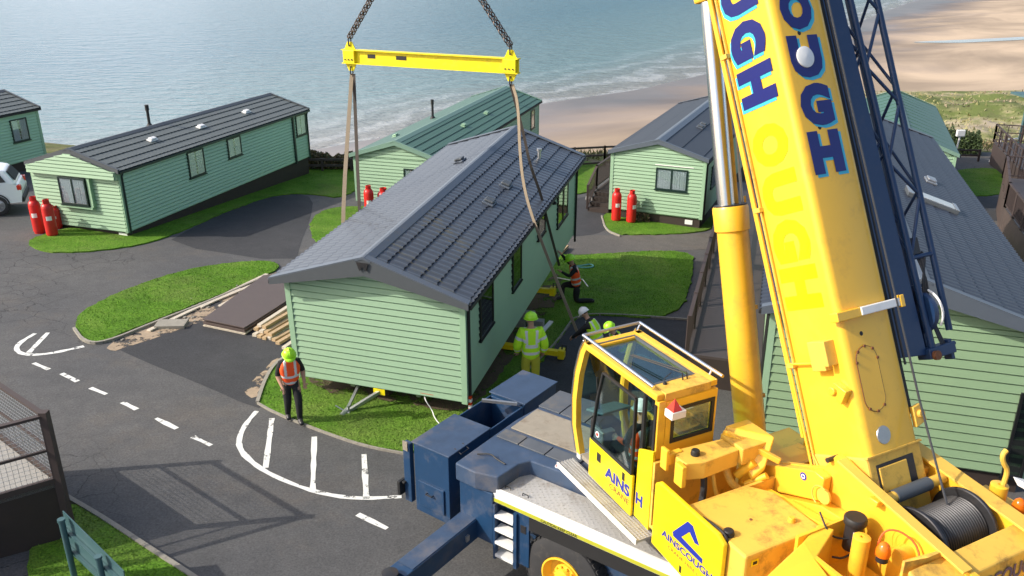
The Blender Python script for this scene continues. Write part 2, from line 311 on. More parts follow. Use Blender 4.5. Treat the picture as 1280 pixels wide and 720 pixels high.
def beachmat():
    m = bpy.data.materials.new('beach_sand'); m.use_nodes = True; t = m.node_tree; b = t.nodes['Principled BSDF']; L = t.links
    at = nd(t, 'ShaderNodeAttribute', attribute_name='shore'); tc = nd(t, 'ShaderNodeTexCoord')
    mp = nd(t, 'ShaderNodeMapping'); mp.inputs['Rotation'].default_value = (0, 0, R(-12)); mp.inputs['Scale'].default_value = (.012, .03, 1); L.new(tc.outputs['Object'], mp.inputs[0])
    n = nd(t, 'ShaderNodeTexNoise'); n.inputs['Scale'].default_value = 1; n.inputs['Detail'].default_value = 5; n.inputs['Roughness'].default_value = .55; n.inputs['Distortion'].default_value = .6; L.new(mp.outputs[0], n.inputs[0])
    ad = nd(t, 'ShaderNodeMath', operation='MULTIPLY_ADD'); L.new(n.outputs['Fac'], ad.inputs[0]); ad.inputs[1].default_value = 60; L.new(at.outputs['Fac'], ad.inputs[2])   # wobble the wet limit
    r = nd(t, 'ShaderNodeMapRange'); r.inputs[1].default_value = 38; r.inputs[2].default_value = 62; L.new(ad.outputs[0], r.inputs[0])
    mx = nd(t, 'ShaderNodeMix', data_type='RGBA'); L.new(r.outputs[0], mx.inputs[0]); mx.inputs[6].default_value = (.175, .135, .115, 1); mx.inputs[7].default_value = (.42, .32, .225, 1)
    n2 = nd(t, 'ShaderNodeTexNoise'); n2.inputs['Scale'].default_value = 1.6; n2.inputs['Detail'].default_value = 6; n2.inputs['Roughness'].default_value = .55; n2.inputs['Distortion'].default_value = .8
    mp2 = nd(t, 'ShaderNodeMapping'); mp2.inputs['Rotation'].default_value = (0, 0, R(-33)); mp2.inputs['Scale'].default_value = (.010, .022, 1); L.new(tc.outputs['Object'], mp2.inputs[0]); L.new(mp2.outputs[0], n2.inputs[0])
    mr = nd(t, 'ShaderNodeMapRange'); mr.inputs[1].default_value = .36; mr.inputs[2].default_value = .66; mr.inputs[3].default_value = .66; mr.inputs[4].default_value = 1.2; L.new(n2.outputs['Fac'], mr.inputs[0])
    g = nd(t, 'ShaderNodeMix', data_type='RGBA', blend_type='MULTIPLY'); g.inputs[0].default_value = 1; L.new(mx.outputs[2], g.inputs[6]); L.new(mr.outputs[0], g.inputs[7]); L.new(g.outputs[2], b.inputs['Base Color'])
    rr = nd(t, 'ShaderNodeMapRange'); rr.inputs[3].default_value = .28; rr.inputs[4].default_value = .9; L.new(r.outputs[0], rr.inputs[0]); L.new(rr.outputs[0], b.inputs['Roughness'])
    bp = nd(t, 'ShaderNodeBump'); bp.inputs['Strength'].default_value = .25; bp.inputs['Distance'].default_value = .4; L.new(n2.outputs['Fac'], bp.inputs['Height']); L.new(bp.outputs[0], b.inputs['Normal'])
    return m
def seamat():
    m = bpy.data.materials.new('sea_water'); m.use_nodes = True; t = m.node_tree; b = t.nodes['Principled BSDF']; L = t.links
    b.inputs['IOR'].default_value = 1.33; b.inputs['Specular IOR Level'].default_value = .5
    at = nd(t, 'ShaderNodeAttribute', attribute_name='shore'); tc = nd(t, 'ShaderNodeTexCoord')
    dep = nd(t, 'ShaderNodeMapRange'); dep.inputs[1].default_value = 0; dep.inputs[2].default_value = 90; L.new(at.outputs['Fac'], dep.inputs[0])
    cr = nd(t, 'ShaderNodeValToRGB'); e = cr.color_ramp.elements; e[0].position = 0; e[0].color = (.22, .22, .21, 1); e[1].position = 1; e[1].color = (.058, .155, .21, 1); k = e.new(.25); k.color = (.13, .22, .24, 1)
    L.new(dep.outputs[0], cr.inputs[0])
    # foam: broken bands parallel to the shore
    n = nd(t, 'ShaderNodeTexNoise'); n.inputs['Scale'].default_value = .06; n.inputs['Detail'].default_value = 6; L.new(tc.outputs['Object'], n.inputs[0])
    ws = nd(t, 'ShaderNodeMath', operation='MULTIPLY_ADD'); L.new(n.outputs['Fac'], ws.inputs[0]); ws.inputs[1].default_value = 26; L.new(at.outputs['Fac'], ws.inputs[2])
    sn = nd(t, 'ShaderNodeMath', operation='SINE'); s2 = nd(t, 'ShaderNodeMath', operation='MULTIPLY'); L.new(ws.outputs[0], s2.inputs[0]); s2.inputs[1].default_value = .75; L.new(s2.outputs[0], sn.inputs[0])
    n2 = nd(t, 'ShaderNodeTexNoise'); n2.inputs['Scale'].default_value = .35; n2.inputs['Detail'].default_value = 9; n2.inputs['Roughness'].default_value = .7; L.new(tc.outputs['Object'], n2.inputs[0])
    a2 = nd(t, 'ShaderNodeMath', operation='MULTIPLY_ADD'); L.new(n2.outputs['Fac'], a2.inputs[0]); a2.inputs[1].default_value = 3.2; L.new(sn.outputs[0], a2.inputs[2])
    fo = nd(t, 'ShaderNodeMapRange'); fo.inputs[1].default_value = 1.7; fo.inputs[2].default_value = 3.3; L.new(a2.outputs[0], fo.inputs[0])
    lim = nd(t, 'ShaderNodeMapRange'); lim.inputs[1].default_value = 4; lim.inputs[2].default_value = 30; lim.inputs[3].default_value = .42; lim.inputs[4].default_value = 0; L.new(at.outputs['Fac'], lim.inputs[0])
    fm = nd(t, 'ShaderNodeMath', operation='MULTIPLY'); L.new(fo.outputs[0], fm.inputs[0]); L.new(lim.outputs[0], fm.inputs[1])
    mx = nd(t, 'ShaderNodeMix', data_type='RGBA'); L.new(fm.outputs[0], mx.inputs[0]); L.new(cr.outputs[0], mx.inputs[6]); mx.inputs[7].default_value = (.62, .64, .66, 1); L.new(mx.outputs[2], b.inputs['Base Color'])
    rg = nd(t, 'ShaderNodeMath', operation='MULTIPLY_ADD'); L.new(fm.outputs[0], rg.inputs[0]); rg.inputs[1].default_value = .6; rg.inputs[2].default_value = .16; L.new(rg.outputs[0], b.inputs['Roughness'])
    hs = []
    for sx, sy, rot, wt in ((.16, .40, -25, 1.), (.5, 1.1, -12, .55), (1.6, 2.9, -35, .22)):
        mp = nd(t, 'ShaderNodeMapping'); mp.inputs['Rotation'].default_value = (0, 0, R(rot)); mp.inputs['Scale'].default_value = (sx, sy, 1); L.new(tc.outputs['Object'], mp.inputs[0])
        q = nd(t, 'ShaderNodeTexNoise'); q.inputs['Scale'].default_value = 1; q.inputs['Detail'].default_value = 3; L.new(mp.outputs[0], q.inputs[0])
        u = nd(t, 'ShaderNodeMath', operation='MULTIPLY'); L.new(q.outputs['Fac'], u.inputs[0]); u.inputs[1].default_value = wt; hs.append(u)
    s = nd(t, 'ShaderNodeMath', operation='ADD'); L.new(hs[0].outputs[0], s.inputs[0]); L.new(hs[1].outputs[0], s.inputs[1])
    s3 = nd(t, 'ShaderNodeMath', operation='ADD'); L.new(s.outputs[0], s3.inputs[0]); L.new(hs[2].outputs[0], s3.inputs[1])
    bp = nd(t, 'ShaderNodeBump'); bp.inputs['Strength'].default_value = 1; bp.inputs['Distance'].default_value = .75; L.new(s3.outputs[0], bp.inputs['Height']); L.new(bp.outputs[0], b.inputs['Normal'])
    return m
M['beach'] = beachmat(); M['sea'] = seamat()

# ------------------------------------------------------------------ terrain
SHORE = np.array([(-900, -120), (-300, -30), (-120, 40), (-60, 78), (-23, 97), (-14, 106), (-4, 119), (6, 129), (20, 140), (34, 157), (75, 220), (130, 313), (163, 366), (260, 500), (520, 850), (1500, 1900)], float)
def shore_d(P):                                               # signed distance, + on the sea side
    P = np.asarray(P, float); best = np.full(len(P), 1e9); sgn = np.ones(len(P))
    for a, b in zip(SHORE[:-1], SHORE[1:]):
        d = b - a; t = np.clip(((P - a) @ d) / (d @ d), 0, 1); q = a + t[:, None] * d; e = np.hypot(*(P - q).T)
        cr = d[0] * (P[:, 1] - a[1]) - d[1] * (P[:, 0] - a[0]); k = e < best; best[k] = e[k]; sgn[k] = np.sign(cr[k])
    return best * sgn
def yedge(x): return np.interp(x, [-60, -14, -10, 4, 28, 60], [44, 41.6, 41.6, 45.6, 53.8, 62])
def gridmesh(name, xs, rows, zf, material, attr=False, smooth=True):
    P = np.array([[(x, r(x) if callable(r) else r) for x in xs] for r in rows]).reshape(-1, 2); nx = len(xs)
    z = zf(P); me = bpy.data.meshes.new(name)
    F = [(j * nx + i, j * nx + i + 1, (j + 1) * nx + i + 1, (j + 1) * nx + i) for j in range(len(rows) - 1) for i in range(nx - 1)]
    me.from_pydata(np.column_stack([P, z]).tolist(), [], F); me.materials.append(material)
    if attr: a = me.attributes.new('shore', 'FLOAT', 'POINT'); a.data.foreach_set('value', (shore_d(P) * attr).astype(np.float32))
    if smooth: me.polygons.foreach_set('use_smooth', [True] * len(F))
    o = bpy.data.objects.new(name, me); COL.objects.link(o); return tag(o, kind='structure')
XS = list(np.arange(-60, 61, 2.0))
gridmesh('ground', XS, [-60, -30, 0, 10, 20, 30, 36] + [lambda x: float(yedge(x))], lambda P: gz(P[:, 0], P[:, 1]), M['asphalt'], smooth=False)
def slope_z(P):
    e = yedge(P[:, 0]); z0 = gz(P[:, 0], e); t = np.clip((P[:, 1] - e) / 30, 0, 1); s = t * t * (3 - 2 * t)
    n = np.array([noise.noise(Vector((p[0] * .2, p[1] * .2, 0))) for p in P]) * .5 * np.minimum(1, 4 * t * (1 - t) + 0)
    return z0 + (-20.3 - z0) * s + n
gridmesh('hillside', XS, [(lambda x, k=k: float(yedge(x)) + k) for k in np.linspace(0, 30, 22)], slope_z, M['rough_grass'])
def beach_z(P):
    d = -shore_d(P); z = -21.9 + np.clip(d, -40, 60) * .027; z = np.minimum(z, -20.3)
    n = np.array([noise.noise(Vector((p[0] * .012 + p[1] * .004, p[1] * .03, 1.7))) for p in P]) * .22
    q = ray(1275, 46); q = q * (-20.2 / q.z); n = n * np.clip((np.hypot((P[:, 0] - q.x) / 95, (P[:, 1] - q.y) / 70) - 1) / .6, 0, 1)
    return z + n * np.clip(d / 20, 0, 1)
bx_ = [-900, -500, -300, -180, -120, -80] + XS + [70, 80, 90, 105, 120, 140, 160, 190, 230, 280, 340, 420, 520, 700, 1000]
def yb(x, k): return float(yedge(np.clip(x, -60, 60))) + 30 - (0 if abs(x) <= 60 else (abs(x) - 60) * .7) + k
gridmesh('beach', bx_, [(lambda x, k=k: yb(x, k)) for k in [0, 2, 5, 8, 12, 16, 20, 25, 30, 36, 42, 50, 60, 70, 82, 95, 110, 130, 150, 175, 200, 230, 270, 320, 380, 450, 550, 700, 900, 1300, 2000]], beach_z, M['beach'], attr=-1.0)
sx_ = sorted(set([-4000, -2000, -1000, -600, -400, -300, -200, -150] + list(np.arange(-120, 241, 8)) + [260, 300, 340, 400, 500, 700, 1000, 2000, 4000]))
gridmesh('sea', sx_, [-200, 0, 30, 50] + list(np.arange(60, 260, 6.)) + list(np.arange(260, 520, 16.)) + [560, 640, 800, 1000, 1500, 2500, 5000], lambda P: np.full(len(P), -21.88), M['sea'], attr=1.0)
# shallow pool left by the tide on the far sand
pool = MB(); pts = []
for k in range(28):
    t = 2 * math.pi * k / 28; q = ray(1275, 46); q = q * (-20.28 / q.z); pts.append((q.x + 24 * math.cos(t) * (1 + .15 * math.sin(3 * t)), q.y + 4.0 * math.sin(t) * (1 + .3 * math.sin(2 * t + 1)) + 4 * math.cos(t), -20.28))
M['poolw'] = mat('tide_pool_water', (.42, .46, .50), .12, var=.1)
_pz = beach_z(np.array(pts)[:, :2]); pts = [(p[0], p[1], float(z) + .07) for p, z in zip(pts, _pz)]; pool.add(pts, [tuple(range(28))]); tag(pool.build('tide_pool', M['poolw']), kind='structure')

# dunes with rough grass
def dune_z(P):
    z = []
    for x, y in P:
        e = min(1, max(0, min(x - 38, 124 - x, y - 82, 128 - y + 5 * noise.noise(Vector((x * .06, 0, 5)))) / 9)); n = noise.noise(Vector((x * .09, y * .12, 3))) + .5 * noise.noise(Vector((x * .25, y * .3, 8)))
        z.append(-20.55 + e * (1.05 + 1.3 * n))
    return np.array(z)
def dunemat():
    m = grassmat('dune_ground', (.42, .35, .25), (.26, .25, .12), (.12, .15, .045)); n = [q for q in m.node_tree.nodes if q.type == 'TEX_NOISE'][0]; n.inputs['Scale'].default_value = .13; r = [q for q in m.node_tree.nodes if q.type == 'VALTORGB'][0].color_ramp.elements; r[0].position = .42; r[1].position = .50; r[2].position = .57; return m
gridmesh('dunes', list(np.arange(36, 127, 1.5)), list(np.arange(80, 131, 1.5)), dune_z, dunemat())

# ------------------------------------------------------------------ sheets on the terrace
SCALE_OUT = []
def smooth_poly(pts, it=2):
    for _ in range(it):
        q = []
        for i in range(len(pts)):
            a = pts[i]; b = pts[(i + 1) % len(pts)]; q += [a * .75 + b * .25, a * .25 + b * .75]
        pts = q
    return pts
def px_poly(px, it=2): return smooth_poly([gp(*p) for p in px], it)
def sheet(name, poly, h, material, thick=None, jag=0):
    b = MB(); P = []
    if jag:
        q = []
        for a, c in zip(poly, poly[1:] + poly[:1]):
            k = max(1, min(12, int((c - a).length / .16))); q += [a + (c - a) * i / k for i in range(k)]
        poly = q
    for i, p in enumerate(poly):
        P.append(Vector((p.x + jag * rng.normal(), p.y + jag * rng.normal(), 0)))
    P = [G(p.x, p.y, h) for p in P]; b.prism(P, (0, 0, -(thick or h) + .0), 0) if thick else None
    if not thick:
        k = len(b.v); b.v += [tuple(p) for p in P]
        for t in tessellate_polygon([P]):
            a_, b_, c_ = [P[i] for i in t]
            if (b_ - a_).cross(c_ - a_).z < 0: t = t[::-1]
            b.f.append(list(t)); b.m.append(0); b.sm.append(False)
    return tag(b.build(name, material), kind='structure')
sheet('pad', px_poly([(130, 428), (205, 395), (330, 345), (420, 345), (520, 345), (420, 470), (330, 505), (322, 512), (250, 480), (180, 452)], 1), .004, M['pad'])
sheet('pad', px_poly([(205, 305), (240, 285), (310, 250), (370, 241), (392, 248), (388, 275), (375, 305), (370, 330)], 1), .004, M['pad'])
sheet('pad', px_poly([(735, 245), (765, 245), (762, 285), (745, 293), (716, 296), (700, 296), (712, 250)], 1), .004, M['pad'])
sheet('pad', px_poly([(738, 393), (870, 401), (880, 470), (860, 520), (690, 520), (640, 480), (690, 436), (716, 400)], 0), .004, M['pad'])
sheet('pad', px_poly([(1180, 245), (1250, 246), (1250, 276), (1200, 278)], 0), .004, M['pad'])
sheet('path', px_poly([(700, 297), (745, 294), (770, 295), (900, 291), (900, 311), (735, 318), (700, 318)], 0), .008, M['path'])
sheet('path', px_poly([(1190, 277), (1260, 277), (1260, 294), (1195, 294)], 0), .008, M['path'])
LAWNS = [
 [(93, 410), (97, 396), (120, 380), (170, 358), (215, 343), (270, 331), (335, 326), (356, 334), (305, 356), (255, 378), (190, 402), (130, 429), (105, 427)],
 [(38, 298), (36, 308), (58, 317), (110, 316), (180, 307), (228, 290), (285, 264), (345, 243), (395, 243), (432, 250), (470, 215), (430, 208), (390, 210), (150, 270)],
 [(386, 290), (391, 272), (408, 262), (440, 258), (520, 262), (480, 300), (400, 310)],
 [(323, 503), (330, 480), (342, 458), (380, 440), (520, 400), (560, 330), (640, 300), (705, 321), (735, 319), (866, 312), (867, 340), (850, 402), (738, 393), (716, 400), (692, 436), (655, 480), (570, 560), (505, 567), (455, 557), (400, 538), (345, 516)],
 [(752, 271), (757, 289), (775, 295), (890, 292), (905, 270), (880, 260), (765, 262)],
 [(700, 243), (742, 243), (745, 210), (760, 205), (700, 200)],
 [(1182, 212), (1262, 210), (1262, 246), (1187, 245)],
 [(1226, 295), (1245, 294), (1300, 370), (1300, 400)],
 [(82, 622), (130, 650), (190, 690), (240, 722), (300, 770), (40, 800), (30, 700)],
]
lawn_polys = []
for q in LAWNS:
    pp = px_poly(q, 2); lawn_polys.append(pp); sheet('lawn', pp, .045, M['lawn'], thick=.06, jag=.022)
def inside(P, poly):
    x, y = P[:, 0], P[:, 1]; c = np.zeros(len(P), bool); n = len(poly)
    for i in range(n):
        a = poly[i]; b = poly[i - 1]
        k = ((a.y > y) != (b.y > y)) & (x < (b.x - a.x) * (y - a.y) / (b.y - a.y + 1e-12) + a.x); c ^= k
    return c
def blades(name, polys, dens, hgt, wid, material, zf=None):
    VV = []; 
    for poly, dn in zip(polys, dens):
        xs = [p.x for p in poly]; ys = [p.y for p in poly]; A = (max(xs) - min(xs)) * (max(ys) - min(ys)); n = int(A * dn)
        P = np.column_stack([rng.uniform(min(xs), max(xs), n), rng.uniform(min(ys), max(ys), n)]); P = P[inside(P, poly)]; VV.append(P)
    P = np.vstack(VV); n = len(P); z = (zf(P) if zf else gz(P[:, 0], P[:, 1]) + .04)
    a = rng.uniform(0, 2 * np.pi, n); h = hgt * rng.uniform(.5, 1.25, n); ln = rng.normal(0, .45, (n, 2)) * h[:, None]
    dx = np.column_stack([np.cos(a), np.sin(a)]) * (wid * rng.uniform(.6, 1.3, n))[:, None] / 2
    V = np.empty((n, 3, 3)); V[:, 0, :2] = P - dx; V[:, 1, :2] = P + dx; V[:, 2, :2] = P + ln; V[:, 0, 2] = z; V[:, 1, 2] = z; V[:, 2, 2] = z + h
    me = bpy.data.meshes.new(name); me.vertices.add(3 * n); me.vertices.foreach_set('co', V.ravel()); me.loops.add(3 * n); me.loops.foreach_set('vertex_index', np.arange(3 * n, dtype=np.int32))
    me.polygons.add(n); me.polygons.foreach_set('loop_start', np.arange(0, 3 * n, 3, dtype=np.int32)); me.update(calc_edges=True); me.materials.append(material)
    o = bpy.data.objects.new(name, me); COL.objects.link(o); return o
tag(blades('grass', lawn_polys, [420, 110, 120, 420, 110, 60, 50, 100, 380], .038, .02, M['blade']), 'short mown grass growing on the lawns between the holiday homes', 'grass', kind='stuff')
dp = [Vector((x, y, 0)) for x, y in ((42, 84), (118, 84), (118, 126), (42, 126))]
M['marram'] = grassmat('marram', (.20, .20, .09), (.26, .25, .12), (.36, .32, .18))
def dgz(P): return dune_z(P) - .05
o = blades('dune_grass', [dp], [1.3], .34, .3, M['marram'], dgz); tag(o, 'tussocky pale green marram grass on the dunes by the beach', 'grass', kind='stuff')
ep = [Vector((x, float(yedge(x)) + k, 0)) for x, k in [(-9, .3), (4, .3), (28, .3), (50, .3), (50, 12), (28, 12), (4, 12), (-9, 12)]]
o = blades('rough_grass', [ep], [10], .35, .10, M['rough_grass'], lambda P: slope_z(P) - .03); tag(o, 'long rough grass on the bank falling to the beach', 'grass', kind='stuff')
sheet('dirt_patch', px_poly([(380, 474), (430, 465), (520, 492), (600, 470), (690, 340), (706, 352), (690, 395), (640, 450), (590, 520), (520, 512), (470, 500), (405, 492)], 2), .060, sandy('soil_patch', (.085, .06, .035), .5, True, 1.2), jag=.03)
sheet('sandy_strip', px_poly([(128, 434), (200, 398), (262, 375), (345, 338), (362, 345), (330, 362), (270, 395), (205, 420), (165, 432), (140, 440)], 1), .008, M['debris'], jag=.03)
sheet('sandy_strip', px_poly([(345, 448), (330, 462), (312, 478), (305, 492), (318, 500), (327, 482), (342, 460), (356, 448)], 1), .008, M['debris'], jag=.02)
def ribbon(pts, wd, h, material, name, jag=0, b=None):
    own = b is None; b = b or MB(); P = [Vector((p.x, p.y, 0)) for p in pts]
    vs = []
    for i, p in enumerate(P):
        d = (P[min(i + 1, len(P) - 1)] - P[max(i - 1, 0)]).normalized(); n = Vector((-d.y, d.x, 0)) * wd / 2 * (1 + rng.normal() * jag)
        vs += [G(p.x - n.x, p.y - n.y, h), G(p.x + n.x, p.y + n.y, h)]
    b.add(vs, [(2 * i, 2 * i + 2, 2 * i + 3, 2 * i + 1)[::-1] for i in range(len(P) - 1)]); return b
def subdiv(pts, step=.25):
    out = [pts[0]]
    for a, c in zip(pts[:-1], pts[1:]):
        k = max(1, int((c - a).length / step)); out += [a + (c - a) * (i + 1) / k for i in range(k)]
    return out
def chaikin(pts, it=2):
    for _ in range(it):
        q = [pts[0]]
        for a, c in zip(pts[:-1], pts[1:]): q += [a * .75 + c * .25, a * .25 + c * .75]
        pts = q + [pts[-1]]
    return pts
def mark(pxs, wd, name='road_marking', sm=True):
    p = [gp(*q) for q in pxs]; p = chaikin(p) if sm and len(p) > 2 else p
    b = ribbon(subdiv(p), wd, .006, None, name, .12); tag(b.build(name, M['paint']), kind='structure')
mark([(321, 514), (307, 530), (299, 546), (299, 562), (318, 581), (345, 597), (395, 616), (445, 624), (502, 621)], .105)
for a, c in (((340, 523), (332, 585)), ((393, 546), (391, 612)), ((455, 568), (458, 624))): mark([a, c], .11)
for q in ((42, 454, 61, 462), (77, 467, 97, 477), (113, 485, 133, 493), (153, 503, 171, 512), (195, 523, 221, 536), (241, 546, 264, 557), (447, 643, 484, 661)): mark([(q[0], q[1]), (q[2], q[3])], .11)
mark([(44, 417), (25, 428), (19, 437), (30, 444), (60, 443), (105, 433)], .12); mark([(60, 416), (36, 441)], .12)
# lawn edgings
def kerb(pxs, wd=.07, hh=.07):
    p = subdiv(chaikin([gp(*q) for q in pxs]), .6); b = MB()
    for a, c in zip(p[:-1], p[1:]):
        a2 = G(a.x, a.y, hh / 2 - .01); c2 = G(c.x, c.y, hh / 2 - .01); b.bar(a2, c2 + (c2 - a2) * -.02, wd, hh + .02)
    return tag(b.build('kerb', M['kerb']), kind='structure')
kerb([(93, 412), (105, 429), (130, 431), (195, 404), (255, 381), (330, 348)])
kerb([(322, 505), (330, 480), (342, 458), (360, 446)], .08)
kerb([(322, 505), (345, 518), (400, 540), (455, 559), (510, 569)], .04, .05)
kerb([(80, 621), (130, 650), (190, 690), (240, 722), (262, 738)], .08)
kerb([(640, 482), (690, 437), (716, 400)], .05, .06); kerb([(716, 400), (738, 392), (868, 401)], .05, .06)
kerb([(752, 271), (757, 289), (775, 296)], .05)
# ------------------------------------------------------------------ holiday homes
def roof_slope(b, x0, z0, x1, z1, y0, y1, step=.37, wave=.2, amp=.014, lift=.028, m=0, dy=.05):
    """tile-profile sheet from the ridge (x0,z0) to the eave (x1,z1), courses parallel to the ridge"""
    Ls = math.hypot(x1 - x0, z1 - z0); ux, uz = (x1 - x0) / Ls, (z1 - z0) / Ls; nx, nz = (-uz, ux) if ux > 0 else (uz, -ux)
    S = []; k = 0; s = 0
    while s < Ls - 1e-6:
        e = min(s + step, Ls); S += [(s + .002, 0), (s + (e - s) * .5, .45), (e - .004, .9), (e, 1)]; s = e
    ny = max(2, int((y1 - y0) / dy)); Y = np.linspace(y0, y1, ny + 1)
    W_ = np.abs(np.sin(np.pi * Y / wave)) if amp else Y * 0
    vs = []
    for s, q in S:
        for yy, wv in zip(Y, W_):
            h = .03 + amp * wv + lift * q; ex = .045 * wv * (q >= .9); vs.append((x0 + ux * (s + ex) + nx * h, yy, z0 + uz * (s + ex) + nz * h))
    n = ny + 1; fl = ux < 0
    fs = []
    for i in range(len(S) - 1):
        for j in range(ny):
            f = (i * n + j, (i + 1) * n + j, (i + 1) * n + j + 1, i * n + j + 1); fs.append(f[::-1] if fl else f)
    b.add(vs, fs, m)
def siding(b, o, d, nrm, L, z0, z1, pl, m=0, ht=None):
    """lap boards: o origin, d along, nrm outward; ht(z)-> (start,end) along d for a gable"""
    o = Vector(o); d = Vector(d); nrm = Vector(nrm); z = z0
    while z < z1 - 1e-4:
        t = min(z + pl, z1); a0, a1 = ht(z) if ht else (0, L); c0, c1 = ht(t) if ht else (0, L)
        p = lambda a, zz, off: o + d * a + nrm * off + Vector((0, 0, zz))
        b.add([p(a0, z, .040), p(a1, z, .040), p(c1, t - .034, .016), p(c0, t - .034, .016), p(c1, t - .026, -.010), p(c0, t - .026, -.010), p(c1, t, -.010), p(c0, t, -.010), p(a0, z, -.010), p(a1, z, -.010)],
              [(0, 1, 2, 3), (3, 2, 4, 5), (5, 4, 6, 7), (8, 9, 1, 0)], m)
        z = t
def window(parent, o, d, nrm, a0, a1, z0, z1, frame, curtain=None, split=1, gl=None, name='window', fw=.055):
    o = Vector(o); d = Vector(d); nrm = Vector(nrm); P = lambda a, z, f: o + d * a + nrm * f + Vector((0, 0, z))
    rb = MB(); rb.obox(P(a0, z0, .0), d * (a1 - a0), nrm * .030, (0, 0, z1 - z0)); rm = rb.build(name, M['room'], parent)
    fb = MB()
    for (u0, u1, w0, w1) in [(a0, a1, z0, z0 + fw), (a0, a1, z1 - fw, z1), (a0, a0 + fw, z0 + fw, z1 - fw), (a1 - fw, a1, z0 + fw, z1 - fw)] + [(a0 + (a1 - a0) * k / split - .025, a0 + (a1 - a0) * k / split + .025, z0 + fw, z1 - fw) for k in range(1, split)]:
        fb.obox(P(u0, w0, .028), d * (u1 - u0), nrm * .045, (0, 0, w1 - w0))
    fb.build('frame', frame, rm, bevel=.006)
    sb = MB(); sb.obox(P(a0 - .04, z0 - .04, .02), d * (a1 - a0 + .08), nrm * .07, (0, 0, .038)); sb.build('sill', frame, rm)
    if curtain:
        cb = MB(); n = 40; vs = []
        for k in range(n + 1):
            a = a0 + fw + (a1 - a0 - 2 * fw) * k / n; off = .043 + .006 * math.sin(k * 1.9) + .003 * math.sin(k * 3.1); vs += [P(a, z0 + fw, off), P(a, z1 - fw, off)]
        cb.add(vs, [(2 * k, 2 * k + 2, 2 * k + 3, 2 * k + 1) for k in range(n) if not (split == 1 and k in (18, 19, 20, 21))], 0, True); cb.build('curtain', curtain, rm)
    g = MB(); g.obox(P(a0 + fw * .6, z0 + fw * .6, .054), d * (a1 - a0 - 1.2 * fw), nrm * .004, (0, 0, z1 - z0 - 1.2 * fw)); g.build('pane', gl or M['glass'], rm)
    return rm
def home(name, loc, yaw, W, L, h, rise, label, cat, group, sid, roofm, trim, fascia, tilt=(0, 0), skirt=.4, pl=.15, ov=.18, gov=.25, fh=.10, corner=None, gutter=None, step=.37, wave=.2, amp=.014, cap=.16, group_=None, floor_on_skirt=True, dy=.05):
    r = empty(name, loc, label, cat, group); c, s = math.cos(yaw), math.sin(yaw); ty, tx = tilt
    u = Vector((c, -s, tx)).normalized(); v = Vector((s, c, ty)); w_ = u.cross(v).normalized(); v = w_.cross(u)
    r.rotation_euler = Matrix((u, v, w_)).transposed().to_euler(); r['_d'] = 1
    rx = W / 2
    b = MB()
    siding(b, (0, 0, 0), (1, 0, 0), (0, -1, 0), W, 0, h, pl); siding(b, (0, 0, 0), (1, 0, 0), (0, -1, 0), W, h, h + rise * .98, pl, 0, lambda z: ((z - h) / rise * rx, W - (z - h) / rise * rx))
    siding(b, (W, 0, 0), (0, 1, 0), (1, 0, 0), L, 0, h, pl); siding(b, (0, L, 0), (0, -1, 0), (-1, 0, 0), L, 0, h, pl)
    siding(b, (W, L, 0), (-1, 0, 0), (0, 1, 0), W, 0, h, pl); siding(b, (W, L, 0), (-1, 0, 0), (0, 1, 0), W, h, h + rise * .98, pl, 0, lambda z: ((z - h) / rise * rx, W - (z - h) / rise * rx))
    b.prism([(.03, .03, -.06), (W - .03, .03, -.06), (W - .03, .03, h - .03), (rx, .03, h + rise - .04), (.03, .03, h - .03)], (0, L - .06, 0), 1)
    b.build('wall', [sid, sid], r)
    for x in (0, W):
        for y in (0, L):
            cb = MB(); cb.box(x - .046 if x == 0 else x - .08, x + .08 if x == 0 else x + .046, y - .046 if y == 0 else y - .08, y + .08 if y == 0 else y + .046, -.05, h - .004); cb.build('corner_trim', trim, r)
    sl = rise / rx; y0, y1 = -gov, L + gov; zt = h + rise + .03; xe = -ov; ze = zt - sl * (rx + ov)
    rb = MB(); roof_slope(rb, rx, zt, W + ov, ze, y0 + .02, y1 - .02, step, wave, amp, dy=dy); roof_slope(rb, rx, zt, xe, ze, y0 + .02, y1 - .02, step, wave, amp, dy=dy)
    rb.prism([(xe, y0 + .03, ze), (rx, y0 + .03, zt), (W + ov, y0 + .03, ze), (W + ov, y0 + .03, ze - .04), (rx, y0 + .03, zt - .045), (xe, y0 + .03, ze - .04)], (0, y1 - y0 - .06, 0), 0)
    roof = rb.build('roof', [roofm], r)
    cp = MB(); cp.prism([(rx - cap, y0 - .01, zt + .072 - sl * cap), (rx - .03, y0 - .01, zt + .095), (rx + .03, y0 - .01, zt + .095), (rx + cap, y0 - .01, zt + .072 - sl * cap), (rx + cap, y0 - .01, zt + .045 - sl * cap), (rx, y0 - .01, zt + .05), (rx - cap, y0 - .01, zt + .045 - sl * cap)], (0, y1 - y0 + .02, 0)); cp.build('ridge_cap', fascia if fh < .2 else M['slatetrim'], roof)
    for yy, dd in ((y0, -1), (y1, 1)):
        bb = MB()
        for sg in (-1, 1):
            xo = rx + sg * (rx + ov + .02); zo = zt - sl * (rx + ov + .02)
            top = .075
            a = [(rx, yy, zt + top), (xo, yy, zo + top), (xo, yy, zo + top - .13), (rx, yy, zt - fh - (.06 if fh > .2 else 0))]
            bb.prism(a, (0, -dd * .03, 0))
            bb.prism([(rx, yy - dd * .005, zt + top + .002), (xo, yy - dd * .005, zo + top + .002), (xo, yy - dd * .005, zo + top + .025), (rx, yy - dd * .005, zt + top + .025)], (0, -dd * (.16 if fh > .2 else .09), 0), 1)
        bb.build('barge_board', [fascia, M['slatetrim'] if fh > .2 else fascia], r)
    gb = MB(); gm = gutter or M['black']
